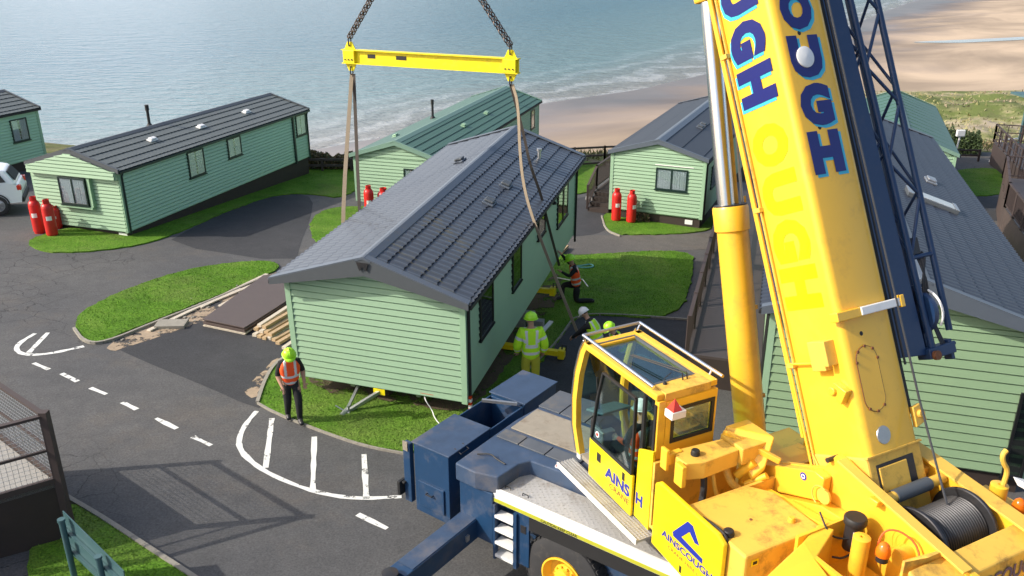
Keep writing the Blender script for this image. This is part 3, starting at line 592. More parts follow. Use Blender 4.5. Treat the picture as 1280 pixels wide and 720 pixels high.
    for x, sg in ((xe, -1), (W + ov, 1)):
        gb.box(min(x, x + sg * .07), max(x, x + sg * .07), y0 + .05, y1 - .05, ze - .07, ze + .012)
    gb.build('gutter', gm, r, bevel=.01)
    if corner:
        for x, y in corner:
            xx = W + .075 if x else -.075; yy = L - .06 if y else .07; db = MB(); db.path([(W + ov + .02 if x else -ov - .02, yy, ze - .05), (xx, yy, ze - .2), (xx, yy, -.1 if skirt else -.25)], .034, 8); db.build('downpipe', gm, r)
    if skirt:
        k = MB(); k.box(.06, W - .06, .06, L - .06, -skirt, -.06); sk = k.build('skirting', M['skirt'], r)
    return r, zt, sl
def roof_pt(W, zt, sl, x, y): return Vector((x, y, zt + .05 - sl * abs(x - W / 2)))
def vent(r, W, zt, sl, x, y, m=None, sx=.30, sy=.34):
    p = roof_pt(W, zt, sl, x, y); sg = 1 if x > W / 2 else -1; n = Vector((sl * sg, 0, 1)).normalized(); e = Vector((1, 0, -sl * sg)).normalized()
    b = MB(); b.obox(p - e * sx / 2 - Vector((0, sy / 2, 0)), e * sx, (0, sy, 0), n * .05); o = b.build('roof_vent', m or M['slatetrim'], r, bevel=.015)
    b = MB(); b.obox(p + n * .055 - e * sx * .4 - Vector((0, sy * .36, 0)), e * sx * .8, (0, sy * .72, 0), n * .06); b.build('vent_hood', M['fasciagrey'] if m is None else m, o, bevel=.025)
def flue(r, W, zt, sl, x, y, h=.75):
    p = roof_pt(W, zt, sl, x, y); b = MB(); b.lathe(p, (0, 0, 1), [(.14, 0), (.08, .12), (.055, .13), (.055, h * .75), (.075, h * .75), (.075, h), (.0, h)], 12); b.build('flue', M['black'], r)
F_ = ((0, 0, 0), (1, 0, 0), (0, -1, 0))
def SR(W): return ((W, 0, 0), (0, 1, 0), (1, 0, 0))

# A: the home on the slings
AW, AL, AH = 3.97, 10.2, 2.42
rA, zt, sl = home('mobile_home', (-4.779, 17.137, -8.954), .287, AW, AL, AH, .66, 'pale green mobile home with slate roof hanging in slings under the yellow spreader beam', 'mobile home', 'holiday homes', M['siding'], M['slate'], M['trimgreen'], M['fasciagrey'], (.051, -.016), skirt=0, pl=.152, ov=.20, gov=.34, fh=.26, corner=[(1, 0), (1, 1)], cap=.17)
for a0, a1, z0, z1 in ((.86, 1.78, 1.02, 2.30), (3.3, 4.06, 1.08, 2.28), (5.65, 6.38, 1.5, 2.28), (7.8, 8.45, 1.05, 2.3), (8.48, 9.05, 1.05, 2.3)):
    window(rA, *SR(AW), a0, a1, z0, z1, M['blackframe'], None, 1, M['darkglass'])
vent(rA, AW, zt, sl, 3.05, 4.55); vent(rA, AW, zt, sl, 3.05, 5.95); vent(rA, AW, zt, sl, 1.35, 7.2); 
b = MB(); b.lathe((3.2, 8.8, zt - sl * 1.2), (0, 0, 1), [(.05, 0), (.05, .26), (.08, .27), (.08, .33), (0, .34)], 10); b.build('flue', M['steel'], rA)
b = MB(); b.prism([(AW / 2 - .13, -.375, zt - .02), (AW / 2 + .13, -.375, zt - .02), (AW / 2 + .07, -.375, zt - .2), (AW / 2, -.375, zt - .1), (AW / 2 - .07, -.375, zt - .2)], (0, .02, 0)); b.build('gable_emblem', M['darksteel'], rA)
b = MB(); b.lathe((AW + .03, 7.1, 2.05), (1, 0, 0), [(.05, 0), (.06, .06), (.04, .14), (0, .14)], 10); b.build('outside_lamp', M['black'], rA)
# its steel chassis, tow frame, jacks and wheels
b = MB()
for x in (1.2, 2.77): b.box(x - .05, x + .05, .25, AL - .2, -.26, -.07)
for y in (.3, 2.4, 4.6, 6.8, 9.6): b.box(.15, AW - .15, y, y + .08, -.14, -.065)
ch = b.build('chassis', M['steel'], rA)
b = MB(); b.bar((1.98, -.02, -.10), (1.47, -.56, -.36), .07, .07); b.bar((1.40, .2, -.12), (1.45, -.56, -.34), .06, .05); tf = b.build('tow_frame', M['steel'], rA)
b = MB(); b.tube((1.50, -.58, -.42), (1.50, -.58, -.20), .03, 8); b.lathe((1.52, -.62, -.41), (1, 0, 0), [(.0, -.03), (.075, -.03), (.075, .03), (0, .03)], 16); b.tube((1.45, -.52, -.34), (1.42, -.76, -.36), .06, 10); b.tube((1.42, -.6, -.34), (1.22, -.62, -.22), .014, 6); b.build('jockey_wheel', M['steel'], tf)
b = MB(); b.box(1.85, 2.12, -.045, -.03, -.16, -.02); b.build('yellow_tag', M['beam_yellow'], rA)
for x in (.75, 3.2):
    wb = MB(); wb.lathe((x, 5.2, -.52), (1, 0, 0), [(.12, -.1), (.34, -.1), (.36, -.06), (.36, .06), (.34, .1), (.12, .1)], 24); wh = wb.build('wheel', M['tyre'], rA); hb = MB(); hb.lathe((x, 5.2, -.52), (1, 0, 0), [(0, -.05), (.2, -.07), (.21, .07), (0, .05)], 16); hb.build('rim', M['steel'], wh)
b = MB(); b.lathe((3.0, .65, -.22), (1, 0, 0), [(0, -.13), (.09, -.13), (.09, .13), (0, .13)], 14); b.build('waste_pipe', M['darksteel'], rA)
b = MB()
for k in range(5): b.box(AW + .04, AW + .11, .02, .09, -.25 + k * .075, -.178 + k * .075, k % 2)
b.build('striped_marker', [M['redlens'], M['white']], rA)
b = MB(); b.box(2.95, 3.25, -.032, -.027, .02, .05); b.build('red_label', M['redlens'], rA)

# B: left home with a bay window
BW, BL, BH = 3.74, 12.0, 2.12
rB, zt, sl = home('mobile_home', (-16.829, 29.569, -9.292), .322, BW, BL, BH, .55, 'long green mobile home with dark roof and three white roof vents, left of centre', 'mobile home', 'holiday homes', M['siding2'], M['greyroof'], M['trimgreen'], M['fasciagrey'], skirt=1.6, pl=.13, ov=.12, gov=.14, corner=[(1, 0), (1, 1)], gutter=M['frame'])
for a0, a1, z0, z1 in ((3.5, 4.45, 1.0, 1.99), (5.95, 6.85, 1.2, 2.0), (11.02, 11.85, 1.08, 2.02)): window(rB, *SR(BW), a0, a1, z0, z1, M['frame'], M['curtain'])
b = MB(); b.box(BW + .02, BW + .10, 10.72, 10.82, -.1, 2.1); b.build('cover_strip', M['frame'], rB)
# shallow bay: the gable band stands proud of the bay wall
b = MB(); siding(b, (-.0, -.20, 0), (1, 0, 0), (0, -1, 0), BW, 1.86, BH, .13); b.box(-.02, BW + .02, -.20, -.03, 1.84, BH)
siding(b, (0, -.20, 0), (1, 0, 0), (0, -1, 0), BW, BH, BH + .5, .13, 0, lambda z: ((z - BH) / .55 * BW / 2, BW - (z - BH) / .55 * BW / 2)); b.build('gable_band', M['siding'], rB)
b = MB(); siding(b, (0, -.028, 0), (1, 0, 0), (0, -1, 0), BW, 0, 1.84, .13); b.build('front_boards', M['siding'], rB)
b = MB(); b.box(1.22, 2.6, -.22, -.03, .72, .80); b.box(2.5, 2.62, -.18, -.03, .8, 1.84); b.build('bay_surround', M['trimgreen'], rB)
window(rB, (0, -.16, 0), (1, 0, 0), (0, -1, 0), 1.3, 2.46, .84, 1.80, M['frame'], M['curtain'], 2)
for x, y in ((2.75, 3.0), (2.85, 5.7), (2.75, 8.9)): vent(rB, BW, zt, sl, x, y, M['white'], .22, .42)
flue(rB, BW, zt, sl, 1.5, 4.4, .85); b = MB(); b.box(BW - .45, BW - .1, .04, .07, -.3, -.1); b.build('meter_box', M['white'], rB)

# C: home with window and two bottles in front
CW, CL, CH = 3.74, 11.6, 2.32
rC, zt, sl = home('mobile_home', (4.015, 33.992, -10.107), .411, CW, CL, CH, .56, 'pale green mobile home with charcoal roof and curtained front window, beyond the lawn', 'mobile home', 'holiday homes', M['siding'], M['charroof'], M['trimgreen'], M['slatetrim'], skirt=1.5, pl=.14, ov=.12, gov=.15, amp=.0, step=.9, corner=[(1, 0), (0, 0)], cap=.22)
window(rC, *F_, 1.83, 3.09, 1.0, 1.87, M['frame'], M['curtain'], 2); vent(rC, CW, zt, sl, 2.6, 4.1); vent(rC, CW, zt, sl, 2.6, 4.7)
b = MB(); b.box(1.78, 3.3, -.05, -.03, 1.97, 2.0); b.build('rain_strip', M['white'], rC)
b = MB(); b.box(3.1, 3.4, .03, .05, -.32, -.14); b.build('meter_box', M['white'], rC)
window(rC, *SR(CW), 1.2, 2.2, .9, 1.8, M['frame'], M['curtain'])

# D: green-roofed home behind A
rD, zt, sl = home('mobile_home', (-6.5, 35.0, -10.30), .30, 3.8, 14.6, 2.15, .62, 'mint mobile home with green tiled roof and black flue, behind the slung home', 'mobile home', 'holiday homes', M['siding'], M['greenroof'], M['trimgreen'], M['greentrim'], skirt=1.6, pl=.14, ov=.14, gov=.18, cap=.2)
window(rD, *F_, 2.2, 3.3, .9, 1.75, M['frame'], M['curtain'], 2); window(rD, *SR(3.8), 13.0, 13.7, .9, 1.9, M['frame'], M['curtain'])
flue(rD, 3.8, zt, sl, .9, 6.4, .9); vent(rD, 3.8, zt, sl, .9, 2.2, M['trimgreen'], .22, .4); vent(rD, 3.8, zt, sl, 2.9, 5.2, M['trimgreen'], .22, .4); vent(rD, 3.8, zt, sl, 2.9, 8.4, M['trimgreen'], .22, .4)
b = MB(); b.lathe((3.3, 12.0, zt - sl * 1.4), (0, 0, 1), [(.06, 0), (.06, .35), (.1, .36), (.1, .45), (0, .46)], 10); b.build('flue', M['trimgreen'], rD)

# E: far left home, only its rear end is in the picture
rE, zt, sl = home('mobile_home', (-29.0, 30.1, -9.1), .366, 3.8, 11.1, 2.12, .6, 'green mobile home cut off by the left edge of the picture, behind the white car', 'mobile home', 'holiday homes', M['siding2'], M['greyroof'], M['trimgreen'], M['fasciagrey'], skirt=1.6, pl=.13, ov=.12, gov=.15)
window(rE, *SR(3.8), 9.6, 10.45, .85, 1.85, M['frame'], M['curtain'])
# F: green ribbed roof at right rear
rF, zt, sl = home('mobile_home', (15.9, 39.4, -11.0), .353, 4.2, 12.6, 2.15, .8, 'pale green mobile home under a plain ribbed green roof, behind the lattice jib', 'mobile home', 'holiday homes', M['siding'], M['greenroof'], M['trimgreen'], M['greentrim'], skirt=1.5, pl=.14, ov=.12, gov=.15, amp=.0, step=3)
b = MB()
for k in range(13):
    for sg in (1, -1): 
        x0, x1 = 2.1 + sg * .2, 2.1 + sg * 2.2; b.bar((x0, k + .3, zt + .045 - sl * .2), (x1, k + .3, zt + .045 - sl * 2.2), .03, .03)
b.build('roof_rib', M['greenroof'], rF)
# G: the big lodge beside the crane
GW, GL, GH = 4.9, 17.0, 2.95
rG, zt, sl = home('lodge', (5.05, 15.3, -9.43), .292, GW, GL, GH, .80, 'large sage green lodge with long slate roof and roof windows, right behind the crane boom', 'lodge', 'holiday homes', M['sidingG'], M['slate_dark'], M['trimgreen'], M['slatetrim'], skirt=1.2, pl=.19, ov=.2, gov=.35, fh=.24, cap=.17, gutter=M['black'], corner=[(0, 0)])
def skylight(r, W, zt, sl, x0, x1, y0, y1):
    e = Vector((1, 0, -sl)).normalized(); n = Vector((sl, 0, 1)).normalized(); p = roof_pt(W, zt, sl, x0, y0); L = (x1 - x0) / e.x
    b = MB(); b.obox(p, e * L, (0, y1 - y0, 0), n * .09); o = b.build('roof_window', M['fasciagrey'], r, bevel=.01)
    g = MB(); g.obox(p + e * L * .14 + n * .092 + Vector((0, .09, 0)), e * L * .78, (0, y1 - y0 - .18, 0), n * .012); g.build('pane', M['poolw'], o)
    g = MB()
    for a, bb_ in ((.0, .13), (.93, 1.0)): g.obox(p + e * L * a + n * .094 + Vector((0, .0, 0)), e * L * (bb_ - a), (0, y1 - y0, 0), n * .02)
    g.build('frame', M['steel'], o)
skylight(rG, GW, zt, sl, 2.95, 4.15, 6.2, 6.85)
vent(rG, GW, zt, sl, 3.9, 9.1, M['steel'], .3, .5)
window(rG, *F_, 4.5, 4.86, -.05, 1.75, M['blackframe'], None, 1, M['darkglass'])
# H: the lodge that belongs to the deck at lower left; it stands outside the frame and shades the road
rH, zt, sl = home('lodge', (-19.5, 2.0, -8.1), -.35, 5.2, 9, 2.5, .8, 'brown-decked lodge outside the left edge whose shadow falls on the road', 'lodge', 'holiday homes', M['siding2'], M['greyroof'], M['trimgreen'], M['fasciagrey'], skirt=1.2, dy=.3)

# ------------------------------------------------------------------ decks, fences, hedge
def rail_run(b, p, q, top, n=None, spacing=.13, post=.09, rail=.06, low=.12, infill=True, mids=()):
    """picket railing from p to q (deck level points)"""
    p = Vector(p); q = Vector(q); L = (q - p).length; up = Vector((0, 0, 1))
    b.bar(p + up * top, q + up * top, .09, .05); b.bar(p + up * low, q + up * low, .05, .05)
    for m_ in mids: b.bar(p + up * m_, q + up * m_, .05, .05)
    k = max(1, round(L / 1.5))
    for i in range(k + 1):
        a = p + (q - p) * i / k; b.bar(a, a + up * (top + .04), post, post, (1, 0, 0))
    if infill:
        k = int(L / spacing)
        for i in range(1, k): a = p + (q - p) * i / k; b.bar(a + up * low, a + up * top, .03, .03, (1, 0, 0))
def deck(name, poly, zt, label, railsides, wallm, group=None, top=1.0, depth=None, **kw):
    c = poly[0]; r = empty(name, (c[0], c[1], gz(c[0], c[1])), label, 'deck', group, absolute=True)
    b = MB(); P = [Vector((x, y, zt)) for x, y in poly]; b.prism(P, (0, 0, -.06)); b.build('floor', kw.pop('fm', M['deckgrey']), r)
    s = MB()
    for i in range(len(P)):
        a, d = P[i], P[(i + 1) % len(P)]; g1 = gz(a.x, a.y) - .1; g2 = gz(d.x, d.y) - .1; n = (d - a).cross(Vector((0, 0, 1))).normalized() * .03
        s.prism([a - Vector((0, 0, .062)), d - Vector((0, 0, .062)), Vector((d.x, d.y, g2)), Vector((a.x, a.y, g1))], -n)
    s.build('side_panel', wallm, r)
    for i in railsides:
        b = MB(); rail_run(b, P[i], P[(i + 1) % len(P)], top, **kw); b.build('railing', M['deckbrown'], r)
    return r
# deck along the lodge G, left side, with railing
gu = Vector((math.cos(.292), -math.sin(.292), 0)); gv = Vector((math.sin(.292), math.cos(.292), 0)); go = Vector((5.05, 15.3, 0))
def gl_(a, b_): p = go + gu * a + gv * b_; return (p.x, p.y)
rdk = deck('lodge_deck', [gl_(-.05, 2.6), gl_(-.05, 19), gl_(-1.75, 19), gl_(-1.75, 2.6)], -9.02, 'long brown deck with dark railing along the left side of the lodge', [2], M['skirt'], top=.95)
# steps and dark fence beside home C
r = empty('garden_steps', G(3.3, 34.6), 'dark brown timber steps with handrails at the corner of the home beyond the lawn', 'steps', absolute=True)
cu = Vector((math.cos(.411), -math.sin(.411), 0)); cv = Vector((math.sin(.411), math.cos(.411), 0)); co = Vector((4.0, 34.3, 0))
b = MB(); rl = MB()
for k in range(4):
    p = co - cu * .95 + cv * (.1 + .28 * k); z0 = gz(p.x, p.y); b.obox((p.x, p.y, z0), cu * .9, cv * .28, (0, 0, .17 + .17 * k))
p = co - cu * .95 + cv * 1.22; z0 = gz(p.x, p.y); b.obox((p.x, p.y, z0), cu * .9, cv * 2.2, (0, 0, .72)); b.build('tread', M['skirt'], r)
a = co - cu * .97 + cv * .1; c_ = co - cu * .97 + cv * 1.25; d_ = co - cu * .97 + cv * 3.4
rail_run(rl, (a.x, a.y, gz(a.x, a.y) + .1), (c_.x, c_.y, gz(c_.x, c_.y) + .75), 1.0); rail_run(rl, (c_.x, c_.y, gz(c_.x, c_.y) + .75), (d_.x, d_.y, gz(c_.x, c_.y) + .75), 1.0)
rl.build('railing', M['deckbrown'], r)
b = MB(); q = gp(745, 249); b.obox(G(q.x - .5, q.y - .25, 0), (1.0, -.2, 0), (.06, .45, 0), (0, 0, .05)); tag(b.build('paving_slab', M['concrete']), 'pale concrete slab on the tarmac at the foot of the dark timber steps', 'slab')
# right-hand decks
deck('raised_deck', [(28.3, 50.2), (26.2, 43.6), (33, 41.6), (35, 48)], -10.9, 'farther raised brown deck with open railings at the right edge, in front of the dunes', [0, 3], M['deckbrown'], 'raised decks at the right edge', spacing=.6, mids=(.55,))
deck('raised_deck', [(22.3, 38.2), (19.9, 33.5), (18.4, 29.0), (26, 26.5), (29, 36)], -9.95, 'nearer raised brown deck with boarded railings, overlooking the lodge roof at the right edge', [0, 1, 4], M['brownboard'], 'raised decks at the right edge', spacing=.14)
b = MB()
for zz in (0,): 
    p = Vector((27.6, 49.9, 0)); 
b = MB(); b.box(29.9, 30.05, 50.4, 50.55, -12.2, -8.4); b.box(29.9, 31.6, 50.42, 50.53, -8.5, -8.38); b.box(29.6, 32, 50.2, 51.8, -8.37, -8.25); r = empty('porch', (30, 50.5, -12.2), 'green porch post and roof edge at the far right, above the farther deck', 'porch', absolute=True); b.build('post_frame', M['bluegreen'], r)
# post and rail fences along the bank
def fence(label, pts, hh=1.0, sp=1.8, rails=(.5, .92), m='deckbrown', group='rail fences along the bank'):
    c = pts[0]; r = empty('rail_fence', G(*c), label, 'fence', group, absolute=True)
    P = [Vector((x, y, 0)) for x, y in pts]
    for a, d in zip(P[:-1], P[1:]):
        L = (d - a).length; k = max(1, round(L / sp))
        for i in range(k + 1):
            q = a + (d - a) * i / k; b = MB(); b.bar(G(q.x, q.y, -.1), G(q.x, q.y, hh), .1, .1, (1, 0, 0)); b.build('post', M[m], r)
        for z in rails: b = MB(); b.bar(G(a.x, a.y, z), G(d.x, d.y, z), .05, .1); b.build('rail', M[m], r)
fence('low dark rail fence in front of the brown hedge, left of the green-roofed home', [(-10.4, 40.1), (-6.4, 41.0)], .65, 1.6, (.3, .58))
fence('dark rail fence on the grass between the slung home and the timber steps', [(1.6, 43.2), (4.9, 44.9), (8, 46.3)], 1.05, 1.6, (.15, .55, .98))
fence('dark low rail fence beyond the small lawn at right', [(21.5, 50.6), (28, 50.9)], .75, 1.9, (.35, .66))
def hedge(name, a, c, wd, ht, n, label, cols, cat='hedge', leaf=.07):
    a = Vector(a); c = Vector(c); d = c - a; t = rng.uniform(0, 1, n); s = rng.uniform(-.5, .5, n); z = rng.uniform(0, 1, n) ** .7
    P = np.array([list(a)] * n) + t[:, None] * np.array(d)[None]; nn = np.array([-d.y, d.x, 0]) / d.length
    P += s[:, None] * wd * nn; top = ht * (.75 + .35 * np.array([noise.noise(Vector((q * d.length * .9, 2, 3))) for q in t]) + .25 * np.array([noise.noise(Vector((q * d.length * 4, 2, 9))) for q in t]))
    P[:, 2] += z * top * np.sqrt(np.maximum(.15, 1 - (2 * s) ** 2 * .8))
    ax = rng.normal(size=(n, 3)); ay = rng.normal(size=(n, 3)); ax /= np.linalg.norm(ax, axis=1)[:, None]; ay -= (ay * ax).sum(1)[:, None] * ax; ay /= np.linalg.norm(ay, axis=1)[:, None]
    sz = leaf * rng.uniform(.6, 1.4, n)[:, None]; V = np.stack([P - ax * sz, P + ay * sz * .5, P + ax * sz, P - ay * sz * .5], 1)
    me = bpy.data.meshes.new(name); me.from_pydata(V.reshape(-1, 3).tolist(), [], [(4 * i, 4 * i + 1, 4 * i + 2, 4 * i + 3) for i in range(n)])
    for cc in cols: me.materials.append(cc)
    me.polygons.foreach_set('material_index', rng.integers(0, len(cols), n)); o = bpy.data.objects.new(name, me); COL.objects.link(o)
    return tag(o, label, cat) if label else o
M['leaf_brown'] = mat('brown_leaves', (.12, .08, .035), .8, var=.4); M['leaf_dark'] = mat('dark_leaves', (.035, .06, .018), .7, var=.4); M['leaf_mid'] = mat('green_leaves', (.07, .11, .03), .7, var=.4); M['leaf_dry'] = mat('dry_leaves', (.25, .19, .10), .8, var=.3)
hedge('hedge', G(-10.3, 40.9), G(-6.2, 41.8), .9, 1.05, 9000, 'brown clipped hedge behind the low rail fence, above the beach', [M['leaf_brown'], M['leaf_dark'], M['leaf_brown'], M['leaf_dry']])
hedge('hedge', G(24.6, 55.2), G(29.4, 53.6), 2.0, 1.9, 14000, 'dark green hawthorn bush beside the track, right of the green-roofed home', [M['leaf_dark'], M['leaf_mid'], M['leaf_dark']], 'bush')
hedge('heather', G(28.5, 57.5, -.8), G(40, 57, -1), 2.4, 1.5, 9000, 'reddish brown scrub growing between the track and the dunes', [M['leaf_brown'], M['leaf_dry'], M['leaf_mid']], 'scrub')
p = gp(803, 277); hedge('shrub', p + Vector((-.25, 0, 0)), p + Vector((.25, .02, 0)), .5, .45, 900, 'small dry shrub right of the two red gas bottles on the lawn', [M['leaf_dry'], M['leaf_mid'], M['leaf_brown']], 'shrub', .05)
p = gp(833, 276); hedge('shrub', p + Vector((-.15, 0, 0)), p + Vector((.15, .02, 0)), .3, .22, 350, 'tiny green plant by the brown skirting under the curtained window', [M['leaf_mid'], M['leaf_dark']], 'shrub', .04)
# track and post at right
b = ribbon([Vector((23, 53.0, 0)), Vector((27, 53.2, 0)), Vector((34, 53.0, 0)), Vector((44, 53, 0))], 1.6, .012, None, 'track'); tag(b.build('track', M['path']), kind='structure')
r = empty('lamp_post', G(26.9, 51.6), 'white post with a small white head standing before the dunes', 'lamp post', absolute=True)
b = MB(); b.tube(G(26.9, 51.6), G(27.0, 51.6, 1.4), .05, 8); b.build('post', M['white'], r); b = MB(); b.box(26.75, 27.25, 51.5, 51.7, gz(27, 51.6) + 1.35, gz(27, 51.6) + 1.75); b.build('head', M['white'], r, bevel=.04)
r = empty('pole_gate', G(30.3, 51.8), 'thin white metal pole frame standing beside the track', 'gate', absolute=True)
b = MB(); b.path([G(28.7, 50.9), G(29.3, 51.2, 1.3), G(30.6, 51.8, 1.35), G(30.9, 51.9, .9)], .04, 8); b.build('frame', M['white'], r)

# lower left deck with mesh railing
A0 = Vector((-7.18, 11.55, 0)); A1 = Vector((-9.6, 9.3, 0)); A2 = Vector((-10.0, 15.5, 0))
zf = -7.95; zr = -6.72
r = empty('balcony_deck', (-7.2, 11.5, gz(-7.2, 11.5)), 'dark brown raised deck with wire mesh railing at the lower left corner', 'deck', absolute=True)
uA = Vector((-.83, -.56, 0)); uB = Vector((-.78, .62, 0)); LA, LB = 6.0, 2.75
def dk(a, bb_, z): p = A0 + uA * a + uB * bb_; return Vector((p.x, p.y, z))
b = MB(); b.prism([dk(0, 0, zf), dk(LA, 0, zf), dk(LA, LB, zf), dk(0, LB, zf)], (0, 0, -.08)); b.build('floor', M['concrete'], r)
b = MB(); b.prism([dk(0, 0, zf + .02), dk(LA, 0, zf + .02), dk(LA, 0, -9.3), dk(0, 0, -9.3)], (uB * .05)); b.prism([dk(0, 0.0, zf + .02), dk(0, LB, zf + .02), dk(0, LB, -9.3), dk(0, 0, -9.3)], (uA * .05)); b.build('side_panel', M['skirt'], r)
b = MB()
for a, c in ((dk(0, 0, 0), dk(LA, 0, 0)), (dk(0, 0, 0), dk(0, LB, 0))):
    z = Vector((0, 0, 1)); b.bar(a + z * (zf + 1.2), c + z * (zf + 1.2), .08, .045); b.bar(a + z * (zf + .60), c + z * (zf + .60), .04, .04); b.bar(a + z * (zf + .05), c + z * (zf + .05), .06, .09)
for p_ in (dk(0, 0, 0), dk(2.4, 0, 0), dk(4.4, 0, 0), dk(0, 2.7, 0)): b.bar(p_ + Vector((0, 0, zf - 1.1)), p_ + Vector((0, 0, zf + 1.27)), .12, .12, (1, 0, 0))
b.build('railing', M['deckbrown'], r)
b = MB()
for a, d_, L in ((dk(0, 0, 0), uA, LA), (dk(0, 0, 0), uB, LB)):
    k = 0.06
    while k < L: b.bar(a + d_ * k + Vector((0, 0, zf + .08)), a + d_ * k + Vector((0, 0, zf + 1.18)), .0045, .0045, (1, 0, 0)); k += .075
    z = .12
    while z < 1.18: b.bar(a + Vector((0, 0, zf + z)), a + d_ * L + Vector((0, 0, zf + z)), .0045, .0045); z += .075
b.build('wire_mesh', M['steel'], r)
# green metal sign seen from behind
r = empty('road_sign', G(-6.2, 10.2), 'blue-green metal sign board seen from behind on two posts, at the lower left corner', 'sign', absolute=True)
s0 = Vector((-6.62, 10.55, 0)); s1 = Vector((-5.35, 9.55, 0)); sd_ = (s1 - s0).normalized(); sn = Vector((sd_.y, -sd_.x, 0))
zz = lambda p, h: Vector((p.x, p.y, gz(p.x, p.y) + h))
b = MB(); b.prism([zz(s0, .45), zz(s1, .30), zz(s1, 1.0), zz(s0, 1.25)], -sn * .015); b.build('board', M['bluegreen'], r)
for t in (.16, 1.15):
    p = s0 + sd_ * t + sn * .10; b = MB(); b.tube(zz(p, -.1), zz(p, 1.22 - .16 * t), .045, 12); b.tube(zz(p, 1.22 - .16 * t), zz(p, 1.26 - .16 * t), .055, 12); b.build('post', M['bluegreen'], r)
b = MB()
for h in (.62, .95): b.bar(zz(s0 + sn * .03, h), zz(s1 + sn * .03, h - .15), .05, .05)
b.build('brace', M['bluegreen'], r)

# ------------------------------------------------------------------ gas bottles
def bottle(loc, label, h=1.25, rad=.19, rz=0):
    r = empty('gas_bottle', loc, label, 'gas bottle', 'red gas bottles', rz=rz)
    b = MB(); b.lathe((0, 0, 0), (0, 0, 1), [(rad * .85, 0), (rad * .9, .05), (rad * .9, .07), (rad, .09), (rad, h * .80), (rad * .93, h * .86), (rad * .7, h * .92), (rad * .35, h * .945), (0, h * .95)], 24); b.build('body', M['red'], r)
    b = MB(); b.lathe((0, 0, 0), (0, 0, 1), [(rad * .55, h * .93), (rad * .55, h * 1.04), (rad * .5, h * 1.04), (rad * .5, h * .93)], 16)
    for k in range(3):
        t = k * 2.1; b.bar((rad * .5 * math.cos(t), rad * .5 * math.sin(t), h * .92), (rad * .5 * math.cos(t), rad * .5 * math.sin(t), h * 1.04), .04, .02, (1, 0, 0))
    b.build('collar', M['red'], r)
    b = MB(); b.tube((0, 0, h * .94), (0, 0, h * 1.0), .025, 10); b.tube((0, 0, h * .98), (.08, 0, h * .98), .018, 8); b.build('valve', M['steel'], r)
    b = MB()
    for k in range(6):
        t0 = -1.9 + k * .16; t1 = t0 + .16; q = rad + .003
        b.add([(q * math.cos(t0), q * math.sin(t0), h * .48), (q * math.cos(t1), q * math.sin(t1), h * .48), (q * math.cos(t1), q * math.sin(t1), h * .60), (q * math.cos(t0), q * math.sin(t0), h * .60)], [(0, 1, 2, 3)])
    b.build('decal', M['white'], r); return r
bottle(gp(50, 291), 'left red gas bottle of the pair in front of the home at far left'); bottle(gp(66, 295), 'right red gas bottle of the pair in front of the home at far left', rz=.3)
q = gp(72, 285); bottle(q, 'shorter red gas bottle half hidden to the right of the far left pair', .8)
bottle(G(4.2, 33.35), 'left red gas bottle below the pale green wall beyond the lawn', 1.3); bottle(G(4.78, 33.15), 'right red gas bottle below the pale green wall, next to a dry shrub', 1.3, rz=.4)
bottle(G(-5.55, 32.3), 'red gas bottle behind the dark strap, by the green-roofed home'); bottle(G(-5.0, 32.45), 'dull red wide gas bottle by the green-roofed home, above the slate roof edge', 1.15, .24)
# ------------------------------------------------------------------ timber, boards, slabs on the pad
def plank(p, q, wd, th, h, m, name, label, cat, group=None):
    p = gp(*p); q = gp(*q); b = MB(); b.bar(G(p.x, p.y, h + th / 2), G(q.x, q.y, h + th / 2), wd, th); return tag(b.build(name, m, bevel=.004), label, cat, group)
def stack(px4, layers, name, label, group):
    c = [gp(*q) for q in px4]; h = .02
    r = empty(name, G(c[0].x, c[0].y), label, 'board stack', group, absolute=True)
    for k in range(layers):
        j = Vector((rng.normal() * .03, rng.normal() * .03, 0)); b = MB(); P = [G(p.x + j.x, p.y + j.y, h) for p in c]; b.prism(P, (0, 0, .035)); b.build('board', M['brownboard'] if k > 1 else M['wood_pale'], r); h += .04
    return r
def sheetstack(px4, n, name, label, base=.0):
    c = [gp(*q) for q in px4]; r = empty(name, G(c[0].x, c[0].y), label, 'board stack', absolute=True); h = base
    for k in range(n):
        j = Vector((rng.normal() * .035, rng.normal() * .035, 0)); b = MB(); P = [G(p.x + j.x, p.y + j.y, h) for p in c]; b.prism(P, (0, 0, .03)); b.build('board', M['wood_pale'] if k < 2 else M['brownboard'], r, bevel=.003); h += .036
    return h
h_ = sheetstack([(254, 408), (306, 419), (357, 386), (378, 350), (330, 352)], 6, 'sheet_stack', 'stack of large brown sheets lying on the dark tarmac beside the lifted home')
def lumber(p, q, label, k, h=0, wd=.11, th=.07, m='wood'): plank(p, q, wd, th, h, M[m], 'timber_beam', label, 'timber', 'timber beams beside the sheets')
rows = [((318, 421), (362, 392), 0), ((324, 423), (366, 396), 0), ((330, 425), (368, 401), 0), ((336, 425), (370, 406), 0), ((342, 427), (372, 411), 0), ((320, 417), (362, 388), .08), ((327, 420), (366, 394), .08), ((333, 421), (368, 400), .08), ((338, 424), (370, 405), .08), ((325, 416), (364, 390), .16), ((331, 418), (366, 397), .16), ((347, 431), (372, 416), 0), ((355, 437), (374, 424), 0)]
for k, (a, c, h) in enumerate(rows):
    lumber(a, c, 'rough sawn timber beam in the heap between the brown sheets and the wall of the lifted home', k, h, .12, .075, 'wood' if k % 3 else 'wood_pale')
